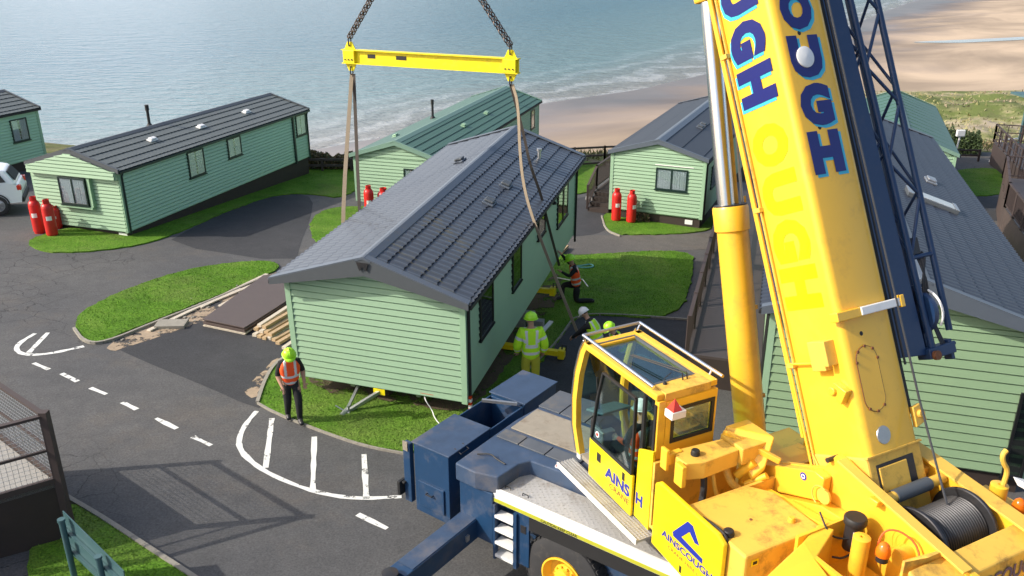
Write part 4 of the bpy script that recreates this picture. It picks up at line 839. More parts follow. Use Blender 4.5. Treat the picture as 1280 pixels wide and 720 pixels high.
longs = [((186, 415), (334, 344), 'long pale plank lying across the sandy strip, the longest one beside the grass island'), ((262, 380), (330, 352), 'short pale plank beside the longest plank, near the slate roof edge'), ((275, 384), (322, 361), 'thin board next to the sheets, tip towards the camera'), ((250, 386), (300, 362), 'middle pale batten between the longest plank and the brown sheets')]
for a, c, l in longs: plank(a, c, .13, .04, .015 if 'narrow' not in l else .01, M['wood_pale'] if 'dark' not in l else M['wood'], 'plank', l, 'plank', 'loose planks by the grass island')
b = MB(); q = gp(214, 408); b.obox(G(q.x - .35, q.y - .25, 0), (.75, .1, -.03), (-.05, .5, -.02), (0, 0, .09)); tag(b.build('broken_slab', M['kerb'], bevel=.01), 'broken sandy slab lying on the debris beside the longest plank', 'slab')
b = MB()
for k in range(60):
    t = rng.random(); p = gp(150 + 170 * t + rng.normal() * 12, 425 - 70 * t + rng.normal() * 6); s = rng.uniform(.03, .11); a = rng.uniform(0, 3.1)
    b.obox(G(p.x, p.y, 0), (s * math.cos(a), s * math.sin(a), 0), (-s * .7 * math.sin(a), s * .7 * math.cos(a), 0), (0, 0, s * .4))
tag(b.build('rubble', M['kerb']), 'small sandy rubble scattered along the edge of the grass island', 'rubble', kind='stuff')
q = gp(664, 386)
for k, (dx, dy, dz, l) in enumerate(((-.45, .0, 0, 'lower left concrete block under the side wall of the lifted home'), (.05, .02, 0, 'lower right concrete block under the side wall of the lifted home'), (-.2, .05, .22, 'top concrete block resting on two others by the lifted home'))):
    b = MB(); p = Vector((.35 + dx, 21.4 + dy, 0)); b.obox(G(p.x, p.y, dz + .03), (.44, -.1, 0), (.05, .22, 0), (0, 0, .21)); tag(b.build('concrete_block', M['concrete'], bevel=.008), l, 'block', 'concrete blocks by the lifted home')
plank((672, 424), (689, 405), .12, .05, .05, M['white'], 'plank', 'white board on the grass behind the worker in the yellow jacket', 'plank')
plank((699, 319), (707, 311), .22, .10, .05, M['wood'], 'timber_block', 'short wooden block on the lawn above the kneeling worker', 'timber')
b = MB(); pts = [gp(715, 333, .06), gp(728, 332, .06), gp(738, 330, .06), gp(743, 333, .06), gp(735, 335, .06), gp(722, 334, .06)]; b.path(chaikin(pts), .03, 6); M['teal'] = mat('teal_rope', (.15, .42, .38), .8, var=.2); tag(b.build('rope_coil', M['teal']), 'pale teal rope lying loose on the lawn beside the kneeling worker', 'rope')
b = MB(); b.path([gp(696, 347, .07), gp(712, 350, .10), gp(728, 349, .09), gp(735, 358, .07)], .018, 6); tag(b.build('cable', M['white']), 'thin white cable curving over the grass behind the kneeling worker', 'cable')

# ------------------------------------------------------------------ lifting tackle
BL_ = Vector((-4.42, 23.25, -2.78)); BR_ = Vector((.17, 21.25, -2.78)); bd = (BR_ - BL_).normalized(); bz = Vector((0, 0, 1)); bn = bd.cross(bz).normalized()
r = empty('spreader_beam', (BL_ + BR_) / 2, 'yellow steel spreader beam hanging from two chains above the lifted home', 'lifting beam', absolute=True)
b = MB(); H2 = .17
for z in (-H2, H2): b.obox(BL_ + bz * (z - .012) - bn * .10, BR_ - BL_, bn * .20, bz * .024)
b.obox(BL_ - bn * .012 - bz * (H2 - .012), BR_ - BL_, bn * .024, bz * (2 * H2 - .024)); b.build('i_beam', M['beam_yellow'], r)
for p, s in ((BL_, 1), (BR_, -1)):
    b = MB(); c = p + bd * .22 * s; b.obox(c - bd * .17 * s - bn * .105 - bz * (H2 - .01), bd * .34 * s, bn * .21, bz * (2 * H2 - .02)); b.build('end_box', M['beam_yellow'], r, bevel=.008)
    for z in (1, -1):
        b = MB(); b.prism([c - bd * .17 + bz * H2 * z + bn * .015, c + bd * .17 + bz * H2 * z + bn * .015, c + bd * .07 + bz * (H2 + .2) * z + bn * .015, c - bd * .07 + bz * (H2 + .2) * z + bn * .015], -bn * .03); b.build('lifting_lug', M['beam_yellow'], r)
        b = MB(); b.path([c + bz * z * (H2 + .10) + Vector((0, 0, 0)) + bn * .05, c + bz * z * (H2 + .10) - bn * .05], .022, 8); b.path([c + bz * z * (H2 + .12) + bn * .05, c + bz * z * (H2 + .26) + bn * .06, c + bz * z * (H2 + .31), c + bz * z * (H2 + .26) - bn * .06, c + bz * z * (H2 + .12) - bn * .05], .018, 8); b.build('shackle', M['darksteel'], r)
    for k in (-1, 0, 1): b = MB(); b.tube(c + bd * .1 * k - bz * .07 + bn * .10, c + bd * .1 * k - bz * .07 + bn * .125, .018, 8); b.build('bolt', M['darksteel'], r)
for a, c in ((.75, .23), (1.6, .30)):
    b = MB(); p = BL_ + bd * a; b.obox(p + bn * .014 - bz * .02, bd * c, bn * .004, bz * .10); b.build('label_plate', M['darksteel'], r)
hook = Vector((-2.05, 21.75, .75))
def chain(name, a, c, label, off=.05, step=.11, rad=.017):
    a = Vector(a); c = Vector(c); d = (c - a).normalized(); L = (c - a).length; x = d.orthogonal().normalized(); y = d.cross(x); b = MB()
    for o in (x * off, x * -off):
        n = int(L / step)
        for k in range(n):
            p = a + o + d * (step * (k + .5)); q = x if k % 2 else y
            b.path([p - d * step * .62 + q * .0, p - d * step * .3 + q * .035, p + d * step * .3 + q * .035, p + d * step * .62, p + d * step * .3 - q * .035, p - d * step * .3 - q * .035, p - d * step * .62], rad, 5)
    M.setdefault('chain', mat('chain_steel', (.10, .075, .065), .5, .6, var=.3, vscale=20)); return tag(b.build(name, M['chain']), label, 'chain', 'lifting chains')
c1 = BL_ + bd * .22 + bz * (H2 + .3); c2 = BR_ - bd * .22 + bz * (H2 + .3)
chain('lifting_chain', c1, hook, 'left lifting chain rising from the left end of the spreader beam'); chain('lifting_chain', c2, hook, 'right lifting chain rising from the right end of the spreader beam')
r = empty('hook_block', hook, 'yellow crane hook block just above the top of the picture', 'hook block', absolute=True)
b = MB(); b.obox(hook + Vector((-.25, -.12, .35)), (.5, 0, 0), (0, .24, 0), (0, 0, .8)); b.build('block', M['yellow'], r, bevel=.04); b = MB(); b.path(chaikin([hook + Vector(q) for q in ((0, 0, .4), (0, 0, .15), (-.12, 0, .02), (0, 0, -.1), (.13, 0, .0), (.12, 0, .1))]), .035, 8); b.build('hook', M['darksteel'], r)
def strap(name, pts, wd, m, label, face=(0, -1, 0)):
    pts = [Vector(p) for p in pts]; pts = chaikin(pts) if len(pts) > 2 else pts; b = MB(); vs = []; f = Vector(face)
    for i, p in enumerate(pts):
        d = (pts[min(i + 1, len(pts) - 1)] - pts[max(i - 1, 0)]).normalized(); x = d.cross(f).normalized(); n = x.cross(d).normalized(); vs += [p - x * wd / 2 - n * .008, p + x * wd / 2 - n * .008, p + x * wd / 2 + n * .008, p - x * wd / 2 + n * .008]
    fs = []
    for i in range(len(pts) - 1):
        for k in range(4): j = (k + 1) % 4; fs.append((4 * i + k, 4 * i + j, 4 * (i + 1) + j, 4 * (i + 1) + k))
    fs += [(3, 2, 1, 0), tuple(4 * (len(pts) - 1) + k for k in range(4))]; b.add(vs, fs); return tag(b.build(name, m), label, 'sling', 'lifting slings')
au = Vector((math.cos(.287), -math.sin(.287), -.016)); av = Vector((math.sin(.287), math.cos(.287), .051)); ao = Vector((-4.779, 17.137, -8.954))
def ap(a, b_, z): return ao + au * a + av * b_ + Vector((0, 0, z))
e1 = BL_ + bd * .22 - bz * (H2 + .28); e2 = BR_ - bd * .22 - bz * (H2 + .28)
strap('lifting_sling', [e1, ap(-.34, 3.1, 2.0), ap(-.30, 3.1, -.1), ap(-.05, 3.1, -.40)], .10, M['strap'], 'pale tan sling hanging at the left side of the lifted home from the spreader beam')
strap('lifting_sling', [e1 + bd * .06, ap(-.33, 4.15, 2.0), ap(-.30, 4.2, -.1), ap(-.05, 4.2, -.40)], .085, M['strap_dark'], 'dark brown sling hanging right beside the pale tan sling')
k2 = Vector((1.12, 23.55, -8.75)); 
def rp(px, py, y): q = ray(px, py); return q * (y / q.y)
strap('lifting_sling', [e2, rp(655, 169, 21.3), rp(662, 205, 21.2), rp(677, 245, 21.5), rp(685, 280, 22.2), rp(699, 332, 23.4)], .07, M['strap_dark'], 'dark sling curving down the right wall to the kneeling worker in the orange vest')
strap('lifting_sling', [e2 + bd * .05, rp(648, 130, 21.1), rp(650, 200, 20.6), rp(658, 250, 20.3), rp(679, 308, 19.9), rp(723, 419, 19.2)], .075, M['strap'], 'slack tan sling reaching down to the worker in the white helmet', (-.5, -1, 0))
def lbar(a, c, label):
    r = empty('sling_beam', Vector(a), label, 'lifting bar', 'yellow lifting bars under the home', absolute=True); b = MB(); b.bar(a, c, .14, .14); b.build('box_section', M['beam_yellow'], r, bevel=.01)
    a = Vector(a); c = Vector(c); d = (c - a).normalized(); b = MB(); b.bar(c - d * .14, c + d * .02, .22, .24); b.build('end_plate', M['beam_yellow'], r, bevel=.01); b = MB(); b.path([c - d * .05 + Vector((0, 0, .1)), c - d * .05 + Vector((0, 0, .24)), c + d * .05 + Vector((0, 0, .24)), c + d * .05 + Vector((0, 0, .1))], .02, 8); b.build('shackle', M['darksteel'], r)
lbar((-3.6, 20.8, gz(-3.6, 20.8) + .12), (1.3, 19.42, gz(1.3, 19.42) + .17), 'nearer yellow lifting bar sticking out from under the home beside the worker in the yellow jacket')
lbar((-3.0, 24.6, gz(-3, 24.6) + .2), (1.25, 23.3, gz(1.2, 23.3) + .45), 'farther yellow lifting bar under the home beside the kneeling worker')

# ------------------------------------------------------------------ people
def skin_obj(name, verts, edges, radii, mats, parent, sub=2, assign=None, root=0):
    me = bpy.data.meshes.new(name); me.from_pydata([tuple(v) for v in verts], edges, []); o = bpy.data.objects.new(name, me); COL.objects.link(o)
    sk = o.modifiers.new('s', 'SKIN'); sk.use_smooth_shade = True; sb = o.modifiers.new('u', 'SUBSURF'); sb.levels = sub; sb.render_levels = sub
    for i, r_ in enumerate(radii): d = me.skin_vertices[0].data[i]; d.radius = r_ if isinstance(r_, tuple) else (r_, r_); d.use_root = (i == root)
    bpy.context.view_layer.update(); dg = bpy.context.evaluated_depsgraph_get(); nm = bpy.data.meshes.new_from_object(o.evaluated_get(dg)); nm.name = name
    bpy.data.objects.remove(o); bpy.data.meshes.remove(me)
    nm.materials.clear()
    for m_ in mats: nm.materials.append(m_)
    if assign:
        V = [Vector(v) for v in verts]; E = edges
        for p in nm.polygons:
            c = p.center; best = 1e9; bi = 0; bt = 0
            for k, (i, j) in enumerate(E):
                a = V[i]; d = V[j] - a; t = max(0, min(1, (c - a).dot(d) / max(1e-9, d.dot(d)))); q = (c - a - d * t).length
                if q < best: best = q; bi = k; bt = t
            p.material_index = assign(bi, bt, c)
    for p in nm.polygons: p.use_smooth = True
    ob = bpy.data.objects.new(name, nm); COL.objects.link(ob); ob.parent = parent; return ob
def vestmat(name, col):
    m = bpy.data.materials.new(name); m.use_nodes = True; b = m.node_tree.nodes['Principled BSDF']; b.inputs['Base Color'].default_value = (*col, 1); b.inputs['Roughness'].default_value = .75; return m
M['hv_orange'] = mat('orange_hivis', (.95, .10, .015), .75, var=.08, vscale=12); M['hv_yellow'] = mat('lime_hivis', (.50, .88, .02), .75, var=.06, vscale=12); M['silver'] = mat('reflective_tape', (.62, .63, .64), .4, var=.06)
def person(loc, yaw, label, J, helmet, vest, upper='cloth_black', lower='cloth_black', sleeves=None, tilt=0, hair=True, jacket=False, scale=1, group='workers at the lift'):
    """J: joint dict in local coordinates (x right, y facing, z up)"""
    r = empty('person', loc, label, 'person', None, rz=yaw); r.scale = (scale,) * 3
    D = dict(pelvis=(0, 0, .95), waist=(0, 0, 1.1), chest=(0, 0, 1.33), neck=(0, 0, 1.50), head0=(0, .015, 1.58), head=(0, .02, 1.66), top=(0, .01, 1.74),
             lsh=(-.17, 0, 1.42), rsh=(.17, 0, 1.42), lel=(-.24, -.02, 1.14), rel=(.24, -.02, 1.14), lwr=(-.25, .08, .90), rwr=(.25, .08, .90),
             lhip=(-.09, 0, .90), rhip=(.09, 0, .90), lkn=(-.10, .02, .50), rkn=(.10, .02, .50), lan=(-.10, -.02, .10), ran=(.10, -.02, .10), lto=(-.12, .16, .05), rto=(.12, .16, .05))
    D.update({k: v for k, v in J.items() if k != 'look'}); D = {k: Vector(v) for k, v in D.items()}
    names = list(D); V = [D[k] for k in names]; ix = {k: i for i, k in enumerate(names)}
    rad = dict(pelvis=(.15, .12), waist=(.145, .11), chest=(.165, .12), neck=.055, head0=(.062, .07), head=(.078, .09), top=(.05, .06), lsh=.075, rsh=.075, lel=.056, rel=.056, lwr=.034, rwr=.034, lhip=.118, rhip=.118, lkn=.085, rkn=.085, lan=.062, ran=.062, lto=.052, rto=.052)
    Rd = [rad[k] for k in names]
    E = [('pelvis', 'waist', 'U'), ('waist', 'chest', 'U'), ('chest', 'neck', 'U'), ('neck', 'head0', 'S'), ('head0', 'head', 'S'), ('head', 'top', 'H'), ('chest', 'lsh', 'U'), ('chest', 'rsh', 'U'), ('lsh', 'lel', 'A'), ('rsh', 'rel', 'A'), ('lel', 'lwr', 'B'), ('rel', 'rwr', 'B'),
         ('pelvis', 'lhip', 'L'), ('pelvis', 'rhip', 'L'), ('lhip', 'lkn', 'L'), ('rhip', 'rkn', 'L'), ('lkn', 'lan', 'L'), ('rkn', 'ran', 'L'), ('lan', 'lto', 'F'), ('ran', 'rto', 'F')]
    ed = [(ix[a], ix[c]) for a, c, _ in E]; kind = [k for *_, k in E]
    hd = (D['head'] - D['neck']).normalized(); fw = Vector((0, 1, 0)); fw = (fw - hd * fw.dot(hd)).normalized(); hx = fw.cross(hd).normalized()
    if 'look' in J: fw = Vector(J['look']); fw = (fw - hd * fw.dot(hd)).normalized(); hx = fw.cross(hd).normalized()
    for s, el, wr in (('l', 'lel', 'lwr'), ('r', 'rel', 'rwr')):
        d = (D[wr] - D[el]).normalized(); sd2 = d.cross(fw).normalized() if abs(d.dot(fw)) < .9 else d.orthogonal().normalized(); nn = sd2.cross(d)
        pm = D[wr] + d * .075; V.append(pm); Rd.append((.036, .026)); ed.append((ix[wr], len(V) - 1)); kind.append('S'); pi = len(V) - 1
        for f, (o, ln) in enumerate(((-.030, .075), (-.010, .088), (.011, .082), (.031, .064))):
            V.append(pm + sd2 * o + d * ln * .5 + nn * .006); Rd.append(.0095); ed.append((pi, len(V) - 1)); kind.append('S'); V.append(pm + sd2 * o * 1.1 + d * ln * .95 + nn * .03); Rd.append(.008); ed.append((len(V) - 2, len(V) - 1)); kind.append('S')
        V.append(D[wr] + d * .04 - sd2 * .05 + nn * .015); Rd.append(.011); ed.append((pi, len(V) - 1)); kind.append('S'); V.append(D[wr] + d * .075 - sd2 * .065 + nn * .03); Rd.append(.009); ed.append((len(V) - 2, len(V) - 1)); kind.append('S')
    V.append(D['head'] + fw * .10 - hd * .02); Rd.append(.016); ed.append((ix['head'], len(V) - 1)); kind.append('S')          # nose
    mats = [M['skin'], M[upper], M[lower], M['darksteel'], M['hair'], M[vest] if jacket else M[sleeves or 'skin'], M[sleeves or 'skin']]
    mk = {'U': 1, 'S': 0, 'H': 4, 'A': 1, 'B': 6, 'L': 2, 'F': 3}
    if jacket: mk['A'] = 5; mk['B'] = 5; mk['U'] = 5
    skin_obj('body', V, ed, Rd, mats, r, 2, lambda k, t, c: mk[kind[k]], root=0)
    # face details
    b = MB()
    for s in (-1, 1):
        b.lathe(D['head'] + hx * .032 * s + fw * .083 + hd * .012, fw, [(.013, -.01), (.012, .003), (.006, .008), (0, .009)], 10, 0); b.lathe(D['head'] + hx * .032 * s + fw * .0905 + hd * .012, fw, [(.006, 0), (.004, .002), (0, .002)], 8, 1)
    b.build('eyes', [M['white'], M['black']], r)
    b = MB()
    for s in (-1, 1): b.lathe(D['head'] + hx * .083 * s - hd * .005 - fw * .005, hx * s, [(.03, -.012), (.032, .0), (.02, .008), (0, .006)], 12)
    b.build('ears', M['skin'], r)
    b = MB(); b.bar(D['head'] + fw * .082 - hd * .052 - hx * .022, D['head'] + fw * .082 - hd * .052 + hx * .022, .012, .009, hd); b.build('mouth', M['rust'], r, bevel=.003)
    # helmet: shell, brim and peak
    c = D['head'] + hd * .035; b = MB(); n = 24; prof = [(.128, 0), (.126, .03), (.115, .07), (.092, .102), (.055, .122), (0, .13)]
    b.lathe(c, hd, prof, n, 0, hx); vs = []
    for k in range(n):
        t = 2 * math.pi * k / n; dy = -math.sin(t) if False else math.sin(t); pk = max(0, (hx.cross(hd) * -1).dot(fw) * math.sin(t) * -1) if False else 0
        q = hx * math.cos(t) + hd.cross(hx) * math.sin(t); f = max(0, q.dot(fw)); e = .016 + .055 * f ** 3
        vs += [c + q * .120 + hd * .004, c + q * (.128 + e) - hd * (.006 + .02 * f ** 3)]
    b.add(vs, [(2 * k, 2 * k + 1, 2 * ((k + 1) % n) + 1, 2 * ((k + 1) % n)) for k in range(n)], 0, True)
    b.path([c + fw * .13 * math.cos(a) + hd * (.14 * math.sin(a) + .0) for a in np.linspace(.35, 2.8, 9)], .008, 6)
    hm = b.build('helmet', M[helmet], r); so = hm.modifiers.new('t', 'SOLIDIFY'); so.thickness = .004
    # vest or jacket over the trunk
    up = .04 if jacket else .03
    vv = [D['pelvis'] + (D['waist'] - D['pelvis']) * (-1.0 if jacket else -.45), D['waist'], D['chest'], D['chest'] + (D['neck'] - D['chest']) * .6, D['lsh'] + (D['chest'] - D['lsh']) * -.04, D['rsh'] + (D['chest'] - D['rsh']) * -.04]
    rr = [(.165 + up, .125 + up), (.15 + up, .118 + up), (.17 + up, .14 + up), (.115, .105), .118, .118]; ee = [(0, 1), (1, 2), (2, 3), (2, 4), (2, 5)]
    if jacket:
        for s, q in (('l', 4), ('r', 5)):
            vv += [D[s + 'el'], D[s + 'wr'] + (D[s + 'el'] - D[s + 'wr']) * .08]; rr += [.092, .075]; ee += [(q, len(vv) - 2), (len(vv) - 2, len(vv) - 1)]
    sp0 = D['pelvis']; sp1 = D['neck']; L = (sp1 - sp0).length; sd_ = (sp1 - sp0) / L; lx = (D['rsh'] - D['lsh']).normalized()
    def stripe(k, t, c):
        if ee[k][0] >= 4:                                     # sleeves: one band at the upper arm, one at the forearm
            return 1 if .35 < t < .55 else 0
        s = (c - sp0).dot(sd_) / L; x = (c - (sp0 + sp1) / 2).dot(lx)
        if .06 < s < .16 or .33 < s < .43: return 1
        if s >= .43 and .075 < abs(x) < .125: return 1
        return 0
    skin_obj('jacket' if jacket else 'vest', vv, ee, rr, [M[vest], M['silver']], r, 4, stripe)
    if jacket:
        pass
    return r
fx = lambda x, y: math.atan2(-x, y)                           # yaw that faces direction (x,y)
# walking left worker
person(G(-4.55, 15.72, .01), fx(.45, -1), 'worker in orange vest walking with head bowed at the corner of the lifted home', dict(pelvis=(0, 0, .93), waist=(0, .02, 1.08), chest=(0, .05, 1.32), neck=(0, .09, 1.48), head0=(0, .13, 1.55), head=(0, .16, 1.62), top=(0, .19, 1.69), look=(0, 1, -.6),
    lsh=(-.18, .05, 1.41), rsh=(.18, .04, 1.41), lel=(-.27, -.02, 1.15), rel=(.25, .0, 1.13), lwr=(-.26, .08, .92), rwr=(.20, .17, .94), lkn=(-.10, .14, .52), lan=(-.09, .12, .10), lto=(-.10, .30, .05), rkn=(.10, .0, .49), ran=(.10, -.17, .12), rto=(.11, -.02, .05)), 'helmet_green', 'hv_orange')
# kneeling worker with a raised arm
person(G(1.90, 23.6, .03), fx(-1, -.05), 'kneeling worker in orange vest and lime helmet reaching one arm up to the dark sling', dict(pelvis=(0, 0, .52), waist=(0, .03, .68), chest=(0, .08, .92), neck=(0, .12, 1.08), head0=(0, .16, 1.15), head=(0, .18, 1.23), top=(0, .18, 1.31),
    lsh=(-.17, .08, 1.01), rsh=(.17, .08, 1.03), rel=(.19, .28, 1.16), rwr=(.12, .42, 1.36), lel=(-.20, .22, .83), lwr=(-.08, .42, .92), lhip=(-.09, 0, .47), rhip=(.09, 0, .47), lkn=(-.1, .02, .07), lan=(-.1, -.42, .08), lto=(-.1, -.50, .0 + .04), rkn=(.12, .36, .47), ran=(.12, .38, .1), rto=(.12, .55, .05)), 'helmet_green', 'hv_orange', sleeves='cloth_black', scale=1.08)
# standing worker seen from behind
person(G(.42, 17.3, .01), fx(-.12, 1), 'worker in lime jacket and cap standing with back to the camera beside the crane', dict(lel=(-.27, -.02, 1.15), rel=(.27, -.02, 1.15), lwr=(-.25, .10, .95), rwr=(.26, .08, .93), look=(-.2, 1, -.2)), 'helmet_green', 'hv_yellow', upper='hv_yellow', lower='hivis_trousers', jacket=True, sleeves='hv_yellow', scale=1.14)
# bending worker with white helmet
_q = gp(731, 389, 1.62); person(G(_q.x + .28, _q.y - .15, .01), fx(-.85, .55), 'worker in lime vest and white helmet reaching for the slack tan sling', dict(pelvis=(0, -.06, .94), waist=(0, .01, 1.07), chest=(0, .14, 1.29), neck=(0, .24, 1.43), head0=(0, .29, 1.48), head=(0, .33, 1.54), top=(0, .36, 1.61), look=(0, 1, -.6),
    lsh=(-.18, .17, 1.34), rsh=(.18, .17, 1.34), lel=(-.24, .36, 1.12), rel=(.22, .34, 1.10), lwr=(-.16, .56, .92), rwr=(.14, .54, .90), lhip=(-.09, -.05, .90), rhip=(.09, -.05, .90), lkn=(-.12, .06, .48), rkn=(.12, .03, .48)), 'helmet_white', 'hv_yellow', sleeves='cloth_black')
_q = gp(764, 406, 1.60); person(G(_q.x + .22, _q.y, .01), fx(-.75, -.2), 'worker in lime vest and lime helmet leaning forward behind the crane cab', dict(pelvis=(0, -.05, .93), waist=(0, 0, 1.07), chest=(0, .09, 1.28), neck=(0, .17, 1.42), head0=(0, .22, 1.48), head=(0, .26, 1.55), top=(0, .29, 1.62), look=(0, 1, -.6), lsh=(-.17, .10, 1.34), rsh=(.17, .10, 1.34), lel=(-.22, .2, 1.08), rel=(.22, .2, 1.08), lwr=(-.15, .38, .92), rwr=(.15, .38, .92)), 'helmet_green', 'hv_yellow', sleeves='cloth_black')

# ------------------------------------------------------------------ cars
def car(loc, yaw, label):
    r = empty('parked_car', loc, label, 'car', 'white parked cars', rz=yaw)      # +y is forward
    prof = [(-2.15, .42), (-2.2, .75), (-2.12, 1.02), (-1.85, 1.12), (-.9, 1.14), (.3, 1.12), (1.1, 1.08), (2.0, .92), (2.2, .7), (2.2, .4)]
    def body(prof, w0, w1, name, m, zc):
        b = MB(); vs = []; n = len(prof)
        for x, k in ((-1, 1), (-.86, 1.0), (.86, 1.0), (1, 1)):
            for y, z in prof: vs.append((x * w0 * (1 - .10 * max(0, (z - zc))), y * (.985 if abs(x) == 1 else 1), z - (.03 if abs(x) == 1 and z > .6 else 0)))
        fs = []
        for s in range(3):
            for i in range(n): j = (i + 1) % n; fs.append((s * n + i, s * n + j, (s + 1) * n + j, (s + 1) * n + i))
        fs += [tuple(range(n)), tuple(range(3 * n, 4 * n))[::-1]]
        b.add(vs, fs, 0, False); return b.build(name, m, r, bevel=.03)
    body(prof, .9, 0, 'body', M['carwhite'], .4)
    cab = [(-2.05, 1.08), (-1.75, 1.55), (-1.45, 1.63), (.0, 1.66), (.35, 1.6), (1.05, 1.10)]
    b = MB(); vs = []
    for x0 in (-1, 1):
        for y, z in cab: vs.append((x0 * (.84 if z < 1.2 else .66), y, z))
    n = len(cab); b.add(vs, [(i, i + 1, n + i + 1, n + i) for i in range(n - 1)] + [tuple(range(n))[::-1], tuple(range(n, 2 * n))]); b.build('roof', M['carwhite'], r, bevel=.05)
    for s in (-1, 1):
        for nm, pl in (('side_window', [(-1.75, 1.16), (-1.55, 1.5), (-.75, 1.55), (-.75, 1.16)]), ('side_window', [(-.68, 1.16), (-.68, 1.55), (.25, 1.52), (.8, 1.16)])):
            b = MB(); P = [Vector((s * (.842 - (z - 1.08) * .35 if z > 1.2 else .842 - .02), y, z)) for y, z in pl]; b.prism(P, (s * .012, 0, .004)); b.build(nm, M['room'], r)
        b = MB(); b.box(min(s * .62, s * .86), max(s * .62, s * .86), -2.2, -2.05, .82, 1.02); b.build('tail_light', M['redlens'], r, bevel=.03)
        b = MB(); b.box(min(s * .6, s * .85), max(s * .6, s * .85), 2.08, 2.2, .66, .8); b.build('headlight', M['glass'], r)
        for y in (-1.35, 1.4):
            b = MB(); b.lathe((s * .80, y, .34), (s, 0, 0), [(.18, -.1), (.33, -.1), (.345, -.06), (.345, .09), (.33, .12), (.22, .125)], 28); wh = b.build('wheel', M['tyre'], r)
            b = MB(); b.lathe((s * .80, y, .34), (s, 0, 0), [(0, .13), (.05, .13), (.05, .10), (.0, .10)], 14); b.lathe((s * .80, y, .34), (s, 0, 0), [(.22, .06), (.235, .13), (.215, .13), (.2, .05), (0, .04)], 28)
            for k in range(7): t = k * 2 * math.pi / 7; b.bar((s * .925, y + .04 * math.cos(t), .34 + .04 * math.sin(t)), (s * .925, y + .215 * math.cos(t), .34 + .215 * math.sin(t)), .04, .02, (1, 0, 0))
            b.build('rim', M['steel'], wh)
            b = MB(); b.lathe((s * .905, y, .36), (s, 0, 0), [(.36, .0), (.41, .0), (.41, .012), (.36, .012)], 24); b.build('wheel_arch', M['black'], r)
    b = MB(); b.box(-.7, .7, -2.09, -1.80, 1.2, 1.45); 
    b = MB(); b.prism([(-.62, -2.02, 1.17), (.62, -2.02, 1.17), (.54, -1.80, 1.50), (-.54, -1.80, 1.50)], (0, -.03, .01)); b.build('rear_window', M['room'], r)
    b = MB(); b.box(-.85, .85, -2.24, -2.1, .38, .58); b.build('rear_bumper', M['black'], r, bevel=.03); return r
q = gp(14, 270); car(G(q.x - 1.95, q.y + .25, 0), fx(-.92, -.38), 'white hatchback parked by the far left home, cut off by the picture edge')
car(Vector((34.0, 49.5, gz(34, 49.5))), R(30), 'small white vehicle parked behind the farther deck railing at the right edge')
# ------------------------------------------------------------------ mobile crane
_n = math.hypot(.888, .46); RS = Vector((.888 / _n, .46 / _n, 0)); FS = Vector((-.46 / _n, .888 / _n, 0)); ZU = Vector((0, 0, 1))
def S(r_, f_, z_): return RS * r_ + FS * f_ + ZU * z_       # superstructure frame
CR = empty('mobile_crane', (4.1, 9.3, gz(4.1, 9.3)), 'big yellow mobile crane with navy carrier and raised boom in the foreground', 'crane', absolute=True)
Y, YD, BY, NV, NW = M['yellow'], M['yellow_dirty'], M['bright_yellow'], M['navy'], M['navy_worn']
def sbox(b, r0, r1, f0, f1, z0, z1, m=0): return b.obox(S(r0, f0, z0), RS * (r1 - r0), FS * (f1 - f0), ZU * (z1 - z0), m)
def part(name, material, b, parent=None, bevel=0, label=None): return b.build(name, material, parent or CR, bevel=bevel, label=label)
def text(s, parent, o, xd, yd, w_, h_, m, bold=.02, thick=.002, name='lettering', shear=0):
    cu = bpy.data.curves.new('t', 'FONT'); cu.body = s; cu.extrude = .01; cu.offset = bold; cu.resolution_u = 3; cu.shear = shear
    t = bpy.data.objects.new('t', cu); COL.objects.link(t); bpy.context.view_layer.update(); me = bpy.data.meshes.new_from_object(t.evaluated_get(bpy.context.evaluated_depsgraph_get())); bpy.data.objects.remove(t)
    V = np.array([v.co[:] for v in me.vertices]); lo = V.min(0); hi = V.max(0); xd = Vector(xd).normalized(); yd = Vector(yd).normalized(); nn = xd.cross(yd); o = Vector(o)
    for v in me.vertices:
        x = (v.co.x - (lo[0] + hi[0]) / 2) / (hi[0] - lo[0]) * w_; y = (v.co.y - (lo[1] + hi[1]) / 2) / (hi[1] - lo[1]) * h_; z = (v.co.z - lo[2]) / (hi[2] - lo[2]) * thick; v.co = o + xd * x + yd * y + nn * z
    me.name = name; me.materials.clear(); me.materials.append(m); ob = bpy.data.objects.new(name, me); COL.objects.link(ob); ob.parent = parent
    if parent.get('_abs'): ob.matrix_parent_inverse = Matrix.Translation(parent.location).inverted()
    elif parent.parent is CR: pass
    return ob
# --- carrier
CA = Vector((-.807, .59, 0)).normalized(); CW_ = Vector((CA.y, -CA.x, 0)); C0 = Vector((-.24, 10.85, 0))
def K(a, w__, z): return C0 + CA * a + CW_ * w__ + ZU * z
def kbox(b, a0, a1, w0, w1, z0, z1, m=0): return b.obox(K(a0, w0, z0), CA * (a1 - a0), CW_ * (w1 - w0), ZU * (z1 - z0), m)
b = MB(); kbox(b, -9.2, .0, .25, 2.5, -8.55, -7.63); part('chassis_frame', NV, b)
b = MB(); kbox(b, -9.2, 0, .02, .62, -7.66, -7.60)
for i in range(105):
    for j in range(6):
        a = -.05 - i * .055; w__ = .07 + j * .09 + (.045 if i % 2 else 0); d1 = (CA + CW_ * (1 if (i + j) % 2 else -1)).normalized() * .034; b.bar(K(a, w__, -7.597) - d1 / 2, K(a, w__, -7.597) + d1 / 2, .009, .006)
dk_ = part('side_deck', M['grille'], b)
b = MB(); kbox(b, -9.2, .03, -.03, .02, -7.815, -7.585); fas = part('deck_edge', M['white'], b, bevel=.004)
